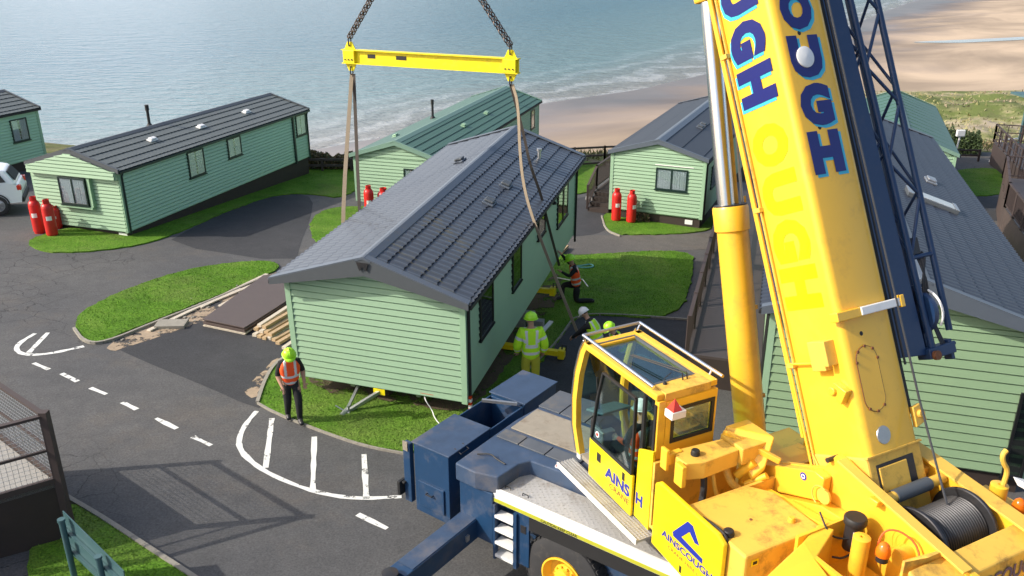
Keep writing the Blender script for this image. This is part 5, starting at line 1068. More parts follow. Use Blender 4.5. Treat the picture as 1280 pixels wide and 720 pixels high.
b = MB(); kbox(b, -9.2, .03, -.036, -.031, -7.805, -7.745); M['lime_stripe'] = mat('lime_stripe', (.42, .42, .03), .5, var=.1); b.build('edge_stripe', M['lime_stripe'], fas)
text('CAUTION KEEP CLEAR', fas, K(-1.15, -.037, -7.775), -CA, ZU, .62, .05, M['black'], .01)
b = MB(); kbox(b, -9.2, -.62, -.02, .05, -8.06, -7.83); part('wheel_skirt', M['black'], b)
# raised navy body between the deck and the tool boxes (octagonal hood)
b = MB(); P = [(.70, -.10), (.70, 1.5), (.55, 2.75), (-.9, 2.85), (-5.5, 2.85), (-5.5, .72), (-.95, .66), (-.2, .62), (-.10, .45), (-.06, -.02), (.30, -.12)]
b.prism([K(a, w__, -7.36) for a, w__ in P], (0, 0, -.30), 0); hood = part('carrier_hood', NW, b, bevel=.02)
b = MB(); kbox(b, .02, .66, -.06, 2.6, -8.6, -7.67); part('front_bulkhead', NV, b, bevel=.015)
b = MB()
for w0, w1, m_ in ((.86, 1.12, 2), (1.2, 1.95, 1), (2.05, 2.72, 2)):
    for a0, a1 in (((-.85, -.30), (-.28, .20), (.22, .64)) if m_ == 2 else ((-1.4, .60),)): kbox(b, a0, a1, w0, w1, -7.358, -7.335, m_)
M['navy_scuffed'] = mat('scuffed_plate', (.085, .095, .11), .55, var=.35, vscale=3, dirt=.9, dirt_col=(.2, .17, .13), dscale=2)
M['dusty'] = mat('dusty_plate', (.27, .24, .19), .7, var=.25, vscale=4, dirt=.8, dirt_col=(.12, .08, .05), dscale=3); part('cover_plate', [NW, M['dusty'], M['navy_scuffed']], b, hood, bevel=.006)
b = MB(); b.path(chaikin([K(.55, .25, -7.33), K(.35, .35, -7.30), K(.25, .32, -7.33), K(.05, .30, -7.345)]), .012, 6); b.build('cable', M['black'], hood)
for a in (-.10, -.42):
    b = MB(); b.path([K(a, .10, -7.60), K(a, .10, -7.56), K(a - .10, .10, -7.56), K(a - .10, .10, -7.60)], .008, 6); b.build('grab_handle', M['black'], dk_)
b = MB(); kbox(b, -.95, -.80, .62, .66, -7.50, -7.42)
b = MB(); b.lathe(K(-.62, .74, -7.36), (0, 0, 1), [(0, .0), (.05, .0), (.05, .008), (0, .008)], 16); b.build('round_sticker', M['white'], hood)
b = MB(); b.lathe(K(-.62, .74, -7.351), (0, 0, 1), [(.022, .0), (.038, .0), (.038, .002), (.022, .002)], 16); b.build('round_sticker', M['redlens'], hood)
# tool boxes across the end
TZ = -7.58
def toolbox(w0, w1, lid=True):
    b = MB(); t = .03
    if lid: kbox(b, 1.1, 1.84, w0, w1, -8.88, TZ)
    else:
        kbox(b, 1.1, 1.84, w0, w1, -8.88, -8.5); kbox(b, 1.1, 1.1 + t, w0, w1, -8.5, TZ - .03); kbox(b, 1.84 - t, 1.84, w0, w1, -8.5, TZ - .03); kbox(b, 1.1 + t, 1.84 - t, w0, w0 + t, -8.5, TZ - .03); kbox(b, 1.1 + t, 1.84 - t, w1 - t, w1, -8.5, TZ - .03)
    o = part('tool_box', NV, b, bevel=.01)
    if lid: b = MB(); kbox(b, 1.07, 1.87, w0 - .02, w1 + .01, TZ + .002, TZ + .03); b.build('lid', NW, o, bevel=.008)
    return o
t1 = toolbox(.20, 1.27); toolbox(1.28, 2.26, False); toolbox(2.28, 3.3)
b = MB(); kbox(b, .72, 1.09, .9, 2.7, -8.7, -8.0); part('cross_member', NV, b)
b = MB(); b.bar(K(1.2, 2.2, TZ + .02), K(1.75, 1.9, TZ + .05), .05, .05); part('lid_stay', M['steel'], b)
b = MB(); kbox(b, 1.2, 1.75, .170, .199, -8.72, -8.25); b.build('hatch', NV, t1, bevel=.01)
b = MB(); b.path([K(1.55, .17, -8.42), K(1.55, .12, -8.42), K(1.42, .12, -8.42), K(1.42, .17, -8.42)], .012, 6); b.build('handle', M['darksteel'], t1)
b = MB(); b.path([K(1.15, .42, TZ + .035), K(1.02, .42, TZ - .02), K(1.02, .62, TZ - .02), K(1.15, .62, TZ + .035)], .012, 6); b.build('handle', M['darksteel'], t1)
b = MB(); kbox(b, 1.9, 2.05, .16, .26, -8.75, -7.62); part('side_rail', NV, b, bevel=.01)
b = MB(); kbox(b, 1.93, 2.03, .14, .16, -7.75, -7.58); part('side_plate', M['dusty'], b)
b = MB(); kbox(b, 2.06, 2.12, .05, .2, -8.62, -8.35); kbox(b, 2.0, 2.06, .10, .16, -8.40, -8.36); part('mud_lamp', M['black'], b, bevel=.01)
# outrigger beam and jack at its end
b = MB(); kbox(b, .33, .66, -1.66, .3, -8.62, -8.26); og = part('outrigger_beam', NV, b, bevel=.012)
b = MB(); kbox(b, .35, .64, -1.5, .0, -8.256, -8.25); b.build('worn_top', M['navy_worn'], og)
b = MB(); b.tube(K(.5, -1.80, -9.15), K(.5, -1.80, -8.22), .11, 18); b.lathe(K(.5, -1.80, -8.22), ZU, [(.12, 0), (.12, .04), (.04, .05), (0, .05)], 18); b.lathe(K(.5, -1.80, gz(*K(.5, -1.8, 0)[:2]) + .0), ZU, [(.30, 0), (.30, .04), (.12, .09), (.1, .3)], 24); b.build('outrigger_jack', M['darksteel'], og)
b = MB(); kbox(b, .30, .332, -.35, -.28, -8.5, -8.4); b.build('latch', M['steel'], og)
# access steps on the near side
st = None
b = MB(); kbox(b, -.42, -.36, -.06, .02, -8.85, -7.85); kbox(b, -.02, .02, -.06, .02, -8.85, -7.85); st = part('steps', NV, b)
for k in range(4):
    b = MB(); z = -8.02 - k * .24; kbox(b, -.36, -.02, -.07, .10, z - .05, z); b.build('step', M['white'], st, bevel=.006)
b = MB(); kbox(b, -.62, -.42, -.02, .02, -8.75, -7.83); side = part('side_plate', NV, b)
b = MB(); kbox(b, -.57, -.47, -.028, -.021, -8.16, -8.02); b.build('socket', M['darksteel'], side, bevel=.004)
# wheels, both sides
def wheel(a, w__, s, z=None):
    c = K(a, w__, 0); c.z = gz(c.x, c.y) + .66; ax = -CW_ * s
    b = MB(); b.lathe(c, ax, [(.30, -.20), (.58, -.20), (.65, -.15), (.665, -.05), (.665, .12), (.64, .18), (.56, .21), (.36, .20), (.33, .17)], 48)
    wh = part('wheel', M['tyre'], b); b = MB()
    for k in range(40):
        t = 2 * math.pi * k / 40; x = CA * math.cos(t) + ZU * math.sin(t); tg = -CA * math.sin(t) + ZU * math.cos(t)
        for o0, o1, sh in ((-.16, -.01, .0), (.01, .17, .05)): b.obox(c + x * .655 + ax * o0 + tg * (sh - .03), ax * (o1 - o0), tg * .055, x * .022)
    b.build('tread', M['tyre'], wh)
    b = MB(); b.lathe(c, ax, [(.345, .17), (.35, .215), (.325, .22), (.315, .16), (.27, .08), (.19, .07), (.18, .12), (.14, .13), (.13, .20), (.08, .22), (0, .22)], 40)
    for k in range(10): t = 2 * math.pi * k / 10; q = c + (CA * math.cos(t) + ZU * math.sin(t)) * .155; b.tube(q + ax * .11, q + ax * .16, .017, 8)
    b.build('rim', Y, wh); return wh
for a in (-1.20, -2.9, -5.35, -7.05): wheel(a, .20, 1)
for a in (-1.20, -2.9): wheel(a, 2.65, -1)
# slewing ring and base
b = MB(); b.lathe(S(8.13, 6.15, -7.36), ZU, [(.85, 0), (.85, .12), (.8, .14), (0, .14)], 48); part('slewing_ring', M['darksteel'], b)
b = MB(); sbox(b, 6.95, 9.35, 3.3, 8.5, -7.26, -7.14); part('base_plate', YD, b)

# --- cab
cab = empty('cab', S(6.45, 8.5, -7.2), None, None); cab.parent = CR; cab.matrix_parent_inverse = Matrix.Translation(CR.location).inverted(); del cab
b = MB()
for o in list(COL.objects):
    if o.name == 'cab': bpy.data.objects.remove(o)
CI, CO = 6.93, 6.0                                           # inner and outer side of the cab
b = MB(); sbox(b, CO + .03, CI, 7.62, 9.40, -7.22, -7.15)
cabo = part('cab', M['dusty'], b)
def cpart(name, m, b, bevel=0): return b.build(name, m, cabo, bevel=bevel)
prof = [(9.46, -7.16), (9.60, -6.75), (9.62, -6.3), (9.56, -5.85), (9.44, -5.45), (9.34, -5.27)]
for r0 in (CO, CI - .09):                                     # curved front pillars
    b = MB()
    for (f0, z0), (f1, z1) in zip(prof[:-1], prof[1:]): b.obox(S(r0, f0 - .10, z0), RS * .09, FS * .10, S(0, f1 - f0, z1 - z0) - S(0, 0, 0))
    cpart('front_pillar', Y, b, .0)
b = MB(); sbox(b, CO, CI, 9.36, 9.46, -7.24, -7.14); cpart('front_sill', M['white'], b, .01)
b = MB(); sbox(b, CO - .02, CO + .10, 7.60, 9.34, -5.36, -5.27); cpart('roof_rail', Y, b, .015)
b = MB(); sbox(b, CI - .10, CI + .02, 7.60, 9.34, -5.36, -5.27); cpart('roof_rail', Y, b, .015)
b = MB(); sbox(b, CO + .10, CI - .10, 9.16, 9.34, -5.36, -5.27); cpart('roof_front', Y, b, .01)
b = MB(); sbox(b, CO + .10, CI - .10, 7.58, 7.86, -5.38, -5.265); sbox(b, CI - .17, CI - .1, 7.86, 9.16, -5.36, -5.27); cpart('roof_panel', YD, b, .008)
b = MB(); sbox(b, CO + .12, CI - .17, 7.86, 9.20, -5.315, -5.300); cpart('roof_glass', M['cabglass'], b)
b = MB()
for a0, a1, c0, c1 in ((CO + .10, CO + .13, 7.84, 9.22), (CI - .19, CI - .16, 7.84, 9.22), (CO + .13, CI - .19, 7.84, 7.88), (CO + .13, CI - .19, 9.19, 9.22)): sbox(b, a0, a1, c0, c1, -5.30, -5.262)
cpart('roof_gasket', M['fasciagrey'], b)
# front glass and cross rails
b = MB(); pr = [S(CO + .09, f - .05, z) for f, z in prof] ; vs = pr + [p + RS * (CI - CO - .18) for p in pr]; n = len(pr); b.add(vs, [(i, i + 1, n + i + 1, n + i) for i in range(n - 1)], 0, True); cpart('windscreen', M['cabglass'], b)
b = MB(); b.path([S(CO + .02, f + .05, z + .01) for f, z in prof] , .016, 8); b.path([S(CI - .02, f + .05, z + .01) for f, z in prof], .016, 8); cpart('pillar_tube', M['chrome'], b)
b = MB(); b.path([S(CO + .01, 9.40, -5.19), S(CO + .01, 7.72, -5.215)], .024, 10); cpart('roof_handrail', M['chrome'], b)
b = MB(); b.path([S(CI + .05, 9.40, -5.19), S(CI + .05, 7.55, -5.215)], .024, 10); cpart('roof_handrail', M['chrome'], b)
b = MB(); b.path([S(CO + .01, 9.40, -5.19), S(CI + .05, 9.40, -5.19)], .024, 10); cpart('roof_handrail', M['steel'], b)
for r_ in (CO + .01, CI + .05):
    for f_ in (9.38, 7.76): b = MB(); b.tube(S(r_ + (.02 if r_ < 6.5 else -.05), f_, -5.3), S(r_, f_, -5.2), .014, 8); cpart('rail_foot', M['chrome'], b)
# rear wall with window
b = MB(); f0, f1 = 7.56, 7.63
for a0, a1, c0, c1 in ((CO + .12, CI, -7.2, -5.98), (CO + .12, CO + .22, -5.98, -5.50), (CI - .06, CI, -5.98, -5.50), (CO + .12, CI, -5.50, -5.38)): sbox(b, a0, a1, f0, f1, c0, c1)
cpart('rear_wall', M['yellow'], b)
b = MB()
for a0, a1, c0, c1 in ((CO + .20, CI - .04, -6.0, -5.95), (CO + .20, CI - .04, -5.54, -5.49), (CO + .20, CO + .245, -5.95, -5.54), (CI - .085, CI - .04, -5.95, -5.54)): sbox(b, a0, a1, f0 - .012, f0 + .02, c0, c1)
rw = cpart('rear_window', M['black'], b); b = MB(); sbox(b, CO + .24, CI - .08, f0 + .005, f0 + .012, -5.95, -5.54); b.build('pane', M['cabglass'], rw)
# far side wall: glass over yellow
b = MB(); sbox(b, CI - .04, CI, 7.63, 9.38, -7.15, -6.45); cpart('far_side_panel', Y, b)
b = MB(); sbox(b, CI - .025, CI - .015, 7.65, 9.40, -6.44, -5.36); cpart('far_side_window', M['cabglass'], b)
b = MB(); sbox(b, CI - .06, CI, 8.5, 8.56, -6.45, -5.36); cpart('far_pillar', M['black'], b)
# near side: rear pillar, corner window, door leaf standing open and outside
b = MB(); sbox(b, CO, CO + .12, 7.57, 7.66, -7.22, -5.36); cpart('rear_pillar', M['yellow'], b, .01)
b = MB(); b.prism([S(CO - .055, 7.88, -7.24), S(CO - .055, 7.55, -7.27), S(CO - .055, 7.55, -6.05), S(CO - .055, 7.86, -6.18)], RS * .04); rp_ = cpart('side_panel', BY, b, .008)
b = MB(); b.prism([S(CO + .02, 7.84, -6.2), S(CO + .02, 7.62, -6.1), S(CO + .02, 7.62, -5.42), S(CO + .02, 7.84, -5.42)], RS * .03); cpart('corner_glass', M['cabglass'], b)
b = MB(); sbox(b, CO - .02, CO + .02, 7.83, 7.88, -6.9, -5.40); sbox(b, CO - .02, CO + .02, 7.60, 7.64, -6.1, -5.42); cpart('corner_frame', M['black'], b)
DO = CO - .10
b = MB(); b.prism([S(DO, 8.97, -7.22), S(DO, 7.90, -7.26), S(DO, 7.90, -6.62), S(DO, 8.30, -6.60), S(DO, 8.97, -6.60)], RS * .045); door = cpart('door', BY, b, .01)
b = MB(); W_ = [S(DO + .01, 8.93, -6.58), S(DO + .01, 7.93, -6.60), S(DO + .01, 7.93, -5.46), S(DO + .01, 8.70, -5.44), S(DO + .01, 8.82, -5.9)]; b.prism(W_, RS * .008); b.build('window', M['cabglass'], door)
b = MB()
for a_, c_ in zip(W_, W_[1:] + W_[:1]): b.bar(a_, c_, .03, .045, RS)
b.build('window_frame', M['black'], door, bevel=.005)
b = MB(); sbox(b, DO - .004, DO, 8.66, 8.76, -6.86, -6.72); b.build('handle', M['black'], door)
b = MB(); sbox(b, DO - .004, DO, 8.07, 8.13, -6.80, -6.68); b.build('handle', M['black'], door)
text('AINS', door, S(DO - .001, 8.24, -6.90), -FS, ZU, .60, .18, M['letter_blue'], .04); text('CRANE', door, S(DO - .001, 8.18, -7.07), -FS, ZU, .48, .085, M['rust'], .01); text('H', rp_, S(CO - .056, 7.78, -6.93), -FS, ZU, .15, .18, M['letter_blue'], .04)
b = MB(); b.lathe(S(DO + .008, 8.78, -6.45), -RS, [(0, .006), (.045, .006), (.045, .0), (0, 0)], 16); b.build('round_sticker', M['white'], door); b = MB(); b.lathe(S(DO + .001, 8.78, -6.45), -RS, [(0.0, .002), (.026, .002), (.026, .0), (0, 0)], 16); b.build('round_sticker', M['redlens'], door)
# step grating along the cab
b = MB(); sbox(b, CO - .30, CO - .02, 7.45, 9.5, -7.32, -7.28); gr = cpart('walkway', M['grille'], b)
b = MB()
for i in range(50):
    for j in range(6): b.lathe(S(CO - .28 + j * .047, 7.48 + i * .041, -7.279), ZU, [(.013, 0), (.013, .012), (.008, .012)], 6)
b.build('studs', M['grille'], gr); b = MB(); sbox(b, CO - .32, CO - .30, 7.45, 9.5, -7.34, -7.26); b.build('edge', M['white'], gr)
# inside: console, seat, display, panel
b = MB(); sbox(b, CO + .08, CO + .30, 8.9, 9.2, -7.15, -6.55); sbox(b, CI - .3, CI - .08, 8.1, 8.9, -7.15, -6.6); cpart('console', M['steel'], b, .02)
b = MB(); sbox(b, CO + .20, CI - .30, 8.15, 8.62, -6.85, -6.76); b.prism([S(CO + .20, 8.12, -6.75), S(CO + .20, 8.22, -6.75), S(CO + .20, 8.10, -6.05), S(CO + .20, 8.00, -6.05)], RS * .43); sbox(b, CO + .30, CI - .42, 8.25, 8.55, -7.15, -6.85); cpart('seat', M['black'], b, .03)
b = MB(); b.prism([S(CO + .1, 9.40, -6.4), S(CO + .1, 8.95, -6.25), S(CO + .1, 8.95, -6.29), S(CO + .1, 9.40, -6.44)], RS * .5); cpart('dashboard', M['bluegreen'], b, .01)
b = MB(); b.prism([S(CO + .12, 9.30, -6.5), S(CO + .12, 9.0, -6.5), S(CO + .12, 9.0, -6.9), S(CO + .12, 9.3, -6.9)], RS * .35); cpart('control_unit', M['darksteel'], b, .02)
b = MB(); b.bar(S(CO + .2, 9.2, -6.45), S(CO + .2, 9.28, -5.85), .03, .02); b.bar(S(CI - .25, 8.6, -6.5), S(CI - .3, 8.75, -6.2), .04, .04); cpart('lever', M['black'], b)
# wipers, lamp, aerial
for k in (0, 1):
    b = MB(); b.path([S(CO + .52 + .07 * k, 7.78, -5.26), S(CO + .52 + .07 * k, 7.80, -5.17), S(CO + .42 + .05 * k, 8.2, -5.20), S(CO + .30 + .04 * k, 8.65, -5.24)], .010, 6); w1 = cpart('wiper', M['black'], b)
b = MB(); b.path([S(CO + .25, 7.80, -5.26), S(CO + .28, 7.86, -5.22), S(CO + .42, 7.90, -5.19)], .006, 6); b.lathe(S(CO + .25, 7.80, -5.265), ZU, [(.03, 0), (.02, .03), (0, .03)], 10); cpart('aerial', M['black'], b)
b = MB(); c = S(CO + .14, 7.44, -5.42); b.add([c + RS * x + FS * y for x, y in ((-.07, -.07), (.07, -.07), (.07, .07), (-.07, .07))] + [c + ZU * .15], [(0, 1, 4), (1, 2, 4), (2, 3, 4), (3, 0, 4), (3, 2, 1, 0)]); lamp = cpart('warning_lamp', M['redlens'], b)
b = MB(); sbox(b, CO + .05, CO + .27, 7.36, 7.52, -5.53, -5.425); b.build('lamp_base', M['white'], lamp, bevel=.01)

# --- left side tanks, covers, logo panel
LP = 5.84
b = MB(); b.prism([S(LP, 7.34, -7.28), S(LP, 6.02, -7.42), S(LP, 6.02, -6.40), S(LP, 6.14, -6.33), S(LP, 7.26, -6.30), S(LP, 7.34, -6.36)], RS * .07); lp = part('logo_panel', BY, b, bevel=.02)
tri = [(6.96, -6.84), (6.62, -6.43), (6.54, -6.43), (6.46, -6.56), (6.36, -6.72)]
b = MB(); q = LP - .001
b.prism([S(q, *p) for p in [(6.66, -6.49), (6.92, -6.82), (6.90, -6.87), (6.34, -6.89), (6.34, -6.82), (6.75, -6.78), (6.61, -6.61), (6.50, -6.70), (6.42, -6.68), (6.56, -6.49)]], -RS * .003); b.build('emblem', M['letter_blue'], lp)
text('AINSCOUGH', lp, S(LP - .001, 6.64, -6.96), -FS, ZU, .98, .10, M['letter_blue'], .03); text('CRANE HIRE LTD', lp, S(LP - .001, 6.62, -7.09), -FS, ZU, .74, .05, M['rust'], .0)
b = MB(); sbox(b, LP - .004, LP, 6.70, 6.74, -7.30, -7.20); b.build('catch', M['black'], lp)
b = MB(); b.prism([S(5.93, 6.80, -6.40), S(6.9, 6.80, -6.40), S(7.1, 6.55, -6.40), S(7.1, 5.75, -6.40), S(5.93, 5.75, -6.40)], (0, 0, -1.0)); tank = part('fuel_tank', M['yellow_dirty'], b, bevel=.03)
def cap_(p, r_, par, m=M['black'], h=.06): b = MB(); b.lathe(p, ZU, [(r_ * 1.1, 0), (r_ * 1.1, h * .4), (r_, h * .45), (r_, h), (r_ * .85, h + .01), (0, h + .01)], 16); return b.build('filler_cap', m, par)
cap_(S(6.02, 6.15, -6.40), .062, tank); cap_(S(6.85, 6.0, -6.40), .04, tank, M['yellow'], .05)
b = MB(); b.lathe(S(6.45, 6.25, -6.399), ZU, [(.02, 0), (.02, .004), (0, .004)], 10); b.build('plug', M['rust'], tank)
b = MB(); b.path(chaikin([S(5.93, 6.50, -6.36), S(5.94, 6.22, -6.33), S(5.94, 6.08, -6.36), S(5.94, 6.06, -6.5), S(5.94, 6.06, -7.3)]), .016, 8); part('grab_rail', M['black'], b)
b = MB(); sbox(b, 6.02, 6.12, 5.74, 5.748, -6.56, -6.48); b.build('warning_sticker', M['ghost_yellow'], tank); b = MB(); sbox(b, 6.04, 6.10, 5.736, 5.74, -6.54, -6.50); b.build('warning_sticker', M['black'], tank)
# upper bracket box behind the cab
b = MB(); b.prism([S(6.22, 7.42, -6.02), S(6.9, 7.36, -6.02), S(6.92, 7.05, -6.02), S(6.35, 7.02, -6.02), S(6.12, 7.10, -6.02), S(6.10, 7.30, -6.02)], (0, 0, -.24)); ub = part('oil_tank', YD, b, bevel=.012); cap_(S(6.35, 7.22, -6.02), .055, ub)
b = MB(); sbox(b, 6.0, 6.07, 7.02, 7.18, -6.30, -6.0); sbox(b, 5.98, 6.03, 7.32, 7.45, -6.22, -5.92); sbox(b, 6.03, 6.25, 7.34, 7.42, -6.16, -6.0); part('hinge_bracket', Y, b, bevel=.012)
b = MB(); sbox(b, 6.92, 7.40, 6.98, 7.42, -6.22, -5.98); part('cross_box', YD, b, bevel=.015)
b = MB(); b.prism([S(7.02, 7.45, -5.98), S(7.4, 7.45, -5.98), S(7.4, 6.95, -5.98), S(7.2, 6.85, -6.3), S(7.05, 6.9, -6.45)], (0, 0, .07)); b.bar(S(6.95, 7.4, -5.95), S(7.35, 6.75, -6.15), .06, .08); part('hose_guard', Y, b, bevel=.012)
b = MB(); sbox(b, 5.95, 7.35, 6.80, 6.84, -7.3, -6.42); sbox(b, 5.95, 7.35, 7.50, 7.54, -7.2, -6.2); sbox(b, 5.95, 7.35, 6.8, 7.5, -7.2, -7.15); part('engine_bay', M['yellow_dirty'], b)
HM = [M['black'], M['darksteel'], YD, M['strap']]
hs = [([(6.5, 7.2, -6.30), (6.45, 7.1, -6.55), (6.3, 7.0, -6.75), (6.35, 6.95, -6.95), (6.6, 6.9, -6.85), (6.95, 6.95, -6.62)], .045, 0), ([(6.6, 7.15, -6.3), (6.6, 7.05, -6.6), (6.7, 6.95, -6.75), (7.0, 6.9, -6.6)], .028, 2), ([(6.35, 7.0, -6.85), (6.5, 6.9, -6.92), (6.8, 6.88, -6.78), (7.1, 6.9, -6.58)], .018, 3), ([(6.33, 7.05, -6.8), (6.5, 6.95, -6.86), (6.8, 6.9, -6.74), (7.1, 6.95, -6.55)], .016, 3), ([(6.36, 7.0, -6.7), (6.55, 6.87, -6.80), (6.85, 6.86, -6.70), (7.1, 6.85, -6.52)], .014, 0), ([(6.9, 7.3, -6.25), (6.85, 7.1, -6.5), (6.95, 7.0, -6.6)], .05, 2)]
for pts, r_, mi in hs: b = MB(); b.path(chaikin([S(*p) for p in pts]), r_, 8); part('hose', HM[mi], b)
for k in range(4): b = MB(); c = S(6.33 + .02 * k, 7.02 - .01 * k, -6.66 - .05 * k); b.lathe(c, (0.2, .3, 1), [(.052, 0), (.052, .012)], 10); part('hose_clip', M['strap'], b)
b = MB(); b.tube(S(6.98, 7.1, -6.45), S(7.1, 6.95, -6.2), .06, 12); b.tube(S(7.05, 7.0, -6.55), S(7.2, 6.8, -6.35), .045, 12); part('hydraulic_cylinder', Y, b)
# --- slewing frame: two side plates and cross members
PL = [(7.50, -6.58), (6.20, -5.97), (6.05, -5.70), (5.90, -5.70), (5.38, -5.84), (4.8, -5.96), (4.1, -6.08), (3.95, -6.4), (3.95, -7.2), (7.6, -7.2), (7.60, -6.9)]
b = MB(); b.prism([S(7.50, *p) for p in PL], RS * .08); lpl = part('side_frame', Y, b, bevel=.01)
b = MB(); b.prism([S(7.36, *p) for p in [(7.46, -6.56), (6.20, -5.98), (6.05, -6.00), (6.05, -6.32), (7.40, -6.90)]], RS * .135); b.build('stiffening_box', Y, lpl, bevel=.02)
b = MB(); b.prism([S(7.32, *p) for p in [(6.9, -6.72), (6.0, -6.34), (5.55, -6.3), (5.55, -7.1), (6.9, -7.1)]], RS * .17); b.build('lower_panel', Y, lpl, bevel=.01)
b = MB(); b.bar(S(7.20, 6.9, -6.60), S(7.20, 5.75, -6.42), .14, .06); b.build('ledge', Y, lpl, bevel=.008)
b = MB(); b.lathe(S(7.358, 6.0, -6.20), -RS, [(0, .03), (.10, .03), (.10, .0)], 20); b.path([S(7.30, 6.02 + .13 * math.cos(t), -6.2 + .13 * math.sin(t)) for t in np.linspace(-1.2, 2.0, 9)], .010, 6); b.build('pivot_cover', YD, lpl)
b = MB(); b.lathe(S(7.357, 6.36, -6.14), -RS, [(0, .004), (.052, .004), (.052, 0)], 20); b.build('round_badge', M['letter_blue'], lpl); b = MB(); b.lathe(S(7.353, 6.36, -6.14), -RS, [(.018, .003), (.032, .003), (.032, 0), (.018, 0), (.018, .003)], 18); b.build('badge_ring', M['white'], lpl)
b = MB(); b.tube(S(7.42, 6.10, -5.78), S(7.60, 6.10, -5.78), .03, 12); b.build('pin', M['darksteel'], lpl)
b = MB(); b.prism([S(8.68, *p) for p in [(6.4, -6.0), (6.0, -5.80), (5.3, -5.90), (4.2, -6.03), (3.9, -6.2), (3.9, -7.2), (7.6, -7.2), (7.6, -6.7)]], RS * .09); part('side_frame', Y, b, bevel=.01)
b = MB(); b.bar(S(8.70, 5.95, -5.82), S(8.70, 4.2, -6.03), .22, .03); part('frame_flange', YD, b, bevel=.004)
b = MB(); b.bar(S(7.48, 5.95, -5.70), S(7.48, 4.2, -6.04), .14, .03); part('frame_flange', YD, b, bevel=.004)
b = MB(); sbox(b, 7.55, 8.70, 5.62, 5.84, -6.12, -5.97); part('cross_beam', YD, b, bevel=.012)
b = MB(); sbox(b, 7.55, 8.70, 5.86, 5.92, -7.1, -6.2); part('bulkhead', YD, b)
# boom foot
b = MB(); sbox(b, 7.60, 8.47, 5.9, 6.0, -7.1, -6.18); part('foot_plate', YD, b)
b = MB(); sbox(b, 7.6, 8.6, 6.9, 7.6, -7.12, -6.7); sbox(b, 7.6, 8.66, 6.85, 6.9, -7.1, -6.4); part('cylinder_cradle', YD, b, bevel=.01)
b = MB(); b.prism([S(8.75, 7.6, -6.3), S(8.75, 7.0, -6.05), S(8.75, 6.4, -6.1), S(8.75, 6.4, -7.0), S(8.75, 7.6, -7.0)], RS * -.04); part('inner_panel', YD, b)
# guide roller
b = MB(); b.tube(S(7.60, 5.42, -6.0), S(8.66, 5.42, -6.0), .065, 18); rol = part('guide_roller', YD, b); b = MB(); b.tube(S(7.82, 5.42, -6.0), S(8.40, 5.42, -6.0), .082, 20); b.build('sleeve', M['navy'] if 0 else M['fasciagrey'], rol)
b = MB(); b.lathe(S(7.45, 5.42, -5.95), ZU, [(.05, 0), (.05, .05), (0, .05)], 8); sbox(b, 7.38, 7.50, 5.30, 5.42, -5.93, -5.86); part('roller_bracket', Y, b, bevel=.01)
# winch drum with wound rope
DC = (4.98, -6.33)
b = MB(); pf = []; n = 20; x = 0
for k in range(n): a = .10 + .76 * k / n; w__ = .76 / n; pf += [(.312, a), (.338, a + w__ * .35), (.338, a + w__ * .65), (.312, a + w__)]
b.lathe(S(7.66, *DC), RS, pf, 48); dr = part('winch_drum', M['rope'], b)
for a, c_ in ((.04, .095), (.865, .92)): b = MB(); b.lathe(S(7.66, *DC), RS, [(.12, a), (.42, a), (.43, a + .01), (.43, c_ - .01), (.42, c_), (.12, c_)], 48); b.build('flange', M['darksteel'], dr)
b = MB(); b.tube(S(7.58, *DC), S(8.68, *DC), .12, 20); b.build('axle', M['steel'], dr)
b = MB(); b.lathe(S(7.64, *DC), -RS, [(.1, 0), (.1, .03), (.06, .03), (.06, 0)], 16); b.build('hub', Y, dr)
# rear cross beam and lettering
b = MB(); b.prism([S(6.95, 4.50, -6.05), S(6.95, 4.20, -6.12), S(6.95, 4.12, -6.55), S(6.95, 4.5, -6.6)], RS * 2.9); rb_ = part('rear_beam', YD, b, bevel=.02)
text('AINSCOUGH', rb_, S(8.05, 4.158, -6.30), RS, (FS * .08 + ZU * .43), 1.35, .17, M['letter_navy'], .03, shear=.2)
b = MB(); sbox(b, 6.95, 9.85, 3.2, 4.1, -7.2, -6.5); part('counterweight', Y, b, bevel=.03)
# left rear compartment
b = MB(); b.prism([S(5.85, 5.35, -6.32), S(6.5, 5.50, -6.22), S(6.9, 5.66, -6.22), S(7.0, 5.5, -6.22), S(6.45, 5.25, -6.25), S(6.2, 4.3, -6.32), S(5.85, 4.3, -6.32)], (0, 0, -.9)); part('side_locker', Y, b, bevel=.02)
b = MB(); sbox(b, 6.45, 7.45, 4.35, 5.6, -6.85, -6.80); sbox(b, 6.45, 6.50, 4.35, 5.4, -6.8, -6.25); sbox(b, 6.5, 7.45, 5.56, 5.6, -6.8, -6.2); sbox(b, 6.5, 7.0, 4.35, 4.40, -6.8, -6.2); part('side_tray', Y, b)
b = MB(); b.lathe(S(7.22, 5.42, -6.5), ZU, [(.0, 0), (.10, 0), (.10, .34), (.0, .34)], 24); fl = part('filter_unit', M['darksteel'], b)
b = MB(); b.lathe(S(7.22, 5.42, -6.16), ZU, [(.125, 0), (.13, .02), (.13, .07), (.115, .09), (0, .09)], 24); b.build('lid', M['black'], fl)
b = MB(); b.lathe(S(7.22, 5.42, -6.38), ZU, [(.1015, 0), (.1015, .16)], 24, 0, -RS); b.v = b.v; b.build('label', M['white'], fl) if 0 else None
b = MB(); vs = []
for k in range(7): t = -2.5 + k * .16; vs += [S(7.22 + .102 * math.cos(t), 5.42 + .102 * math.sin(t), -6.40), S(7.22 + .102 * math.cos(t), 5.42 + .102 * math.sin(t), -6.22)]
b.add(vs, [(2 * k, 2 * k + 2, 2 * k + 3, 2 * k + 1) for k in range(6)], 0, True); b.build('label', M['white'], fl)
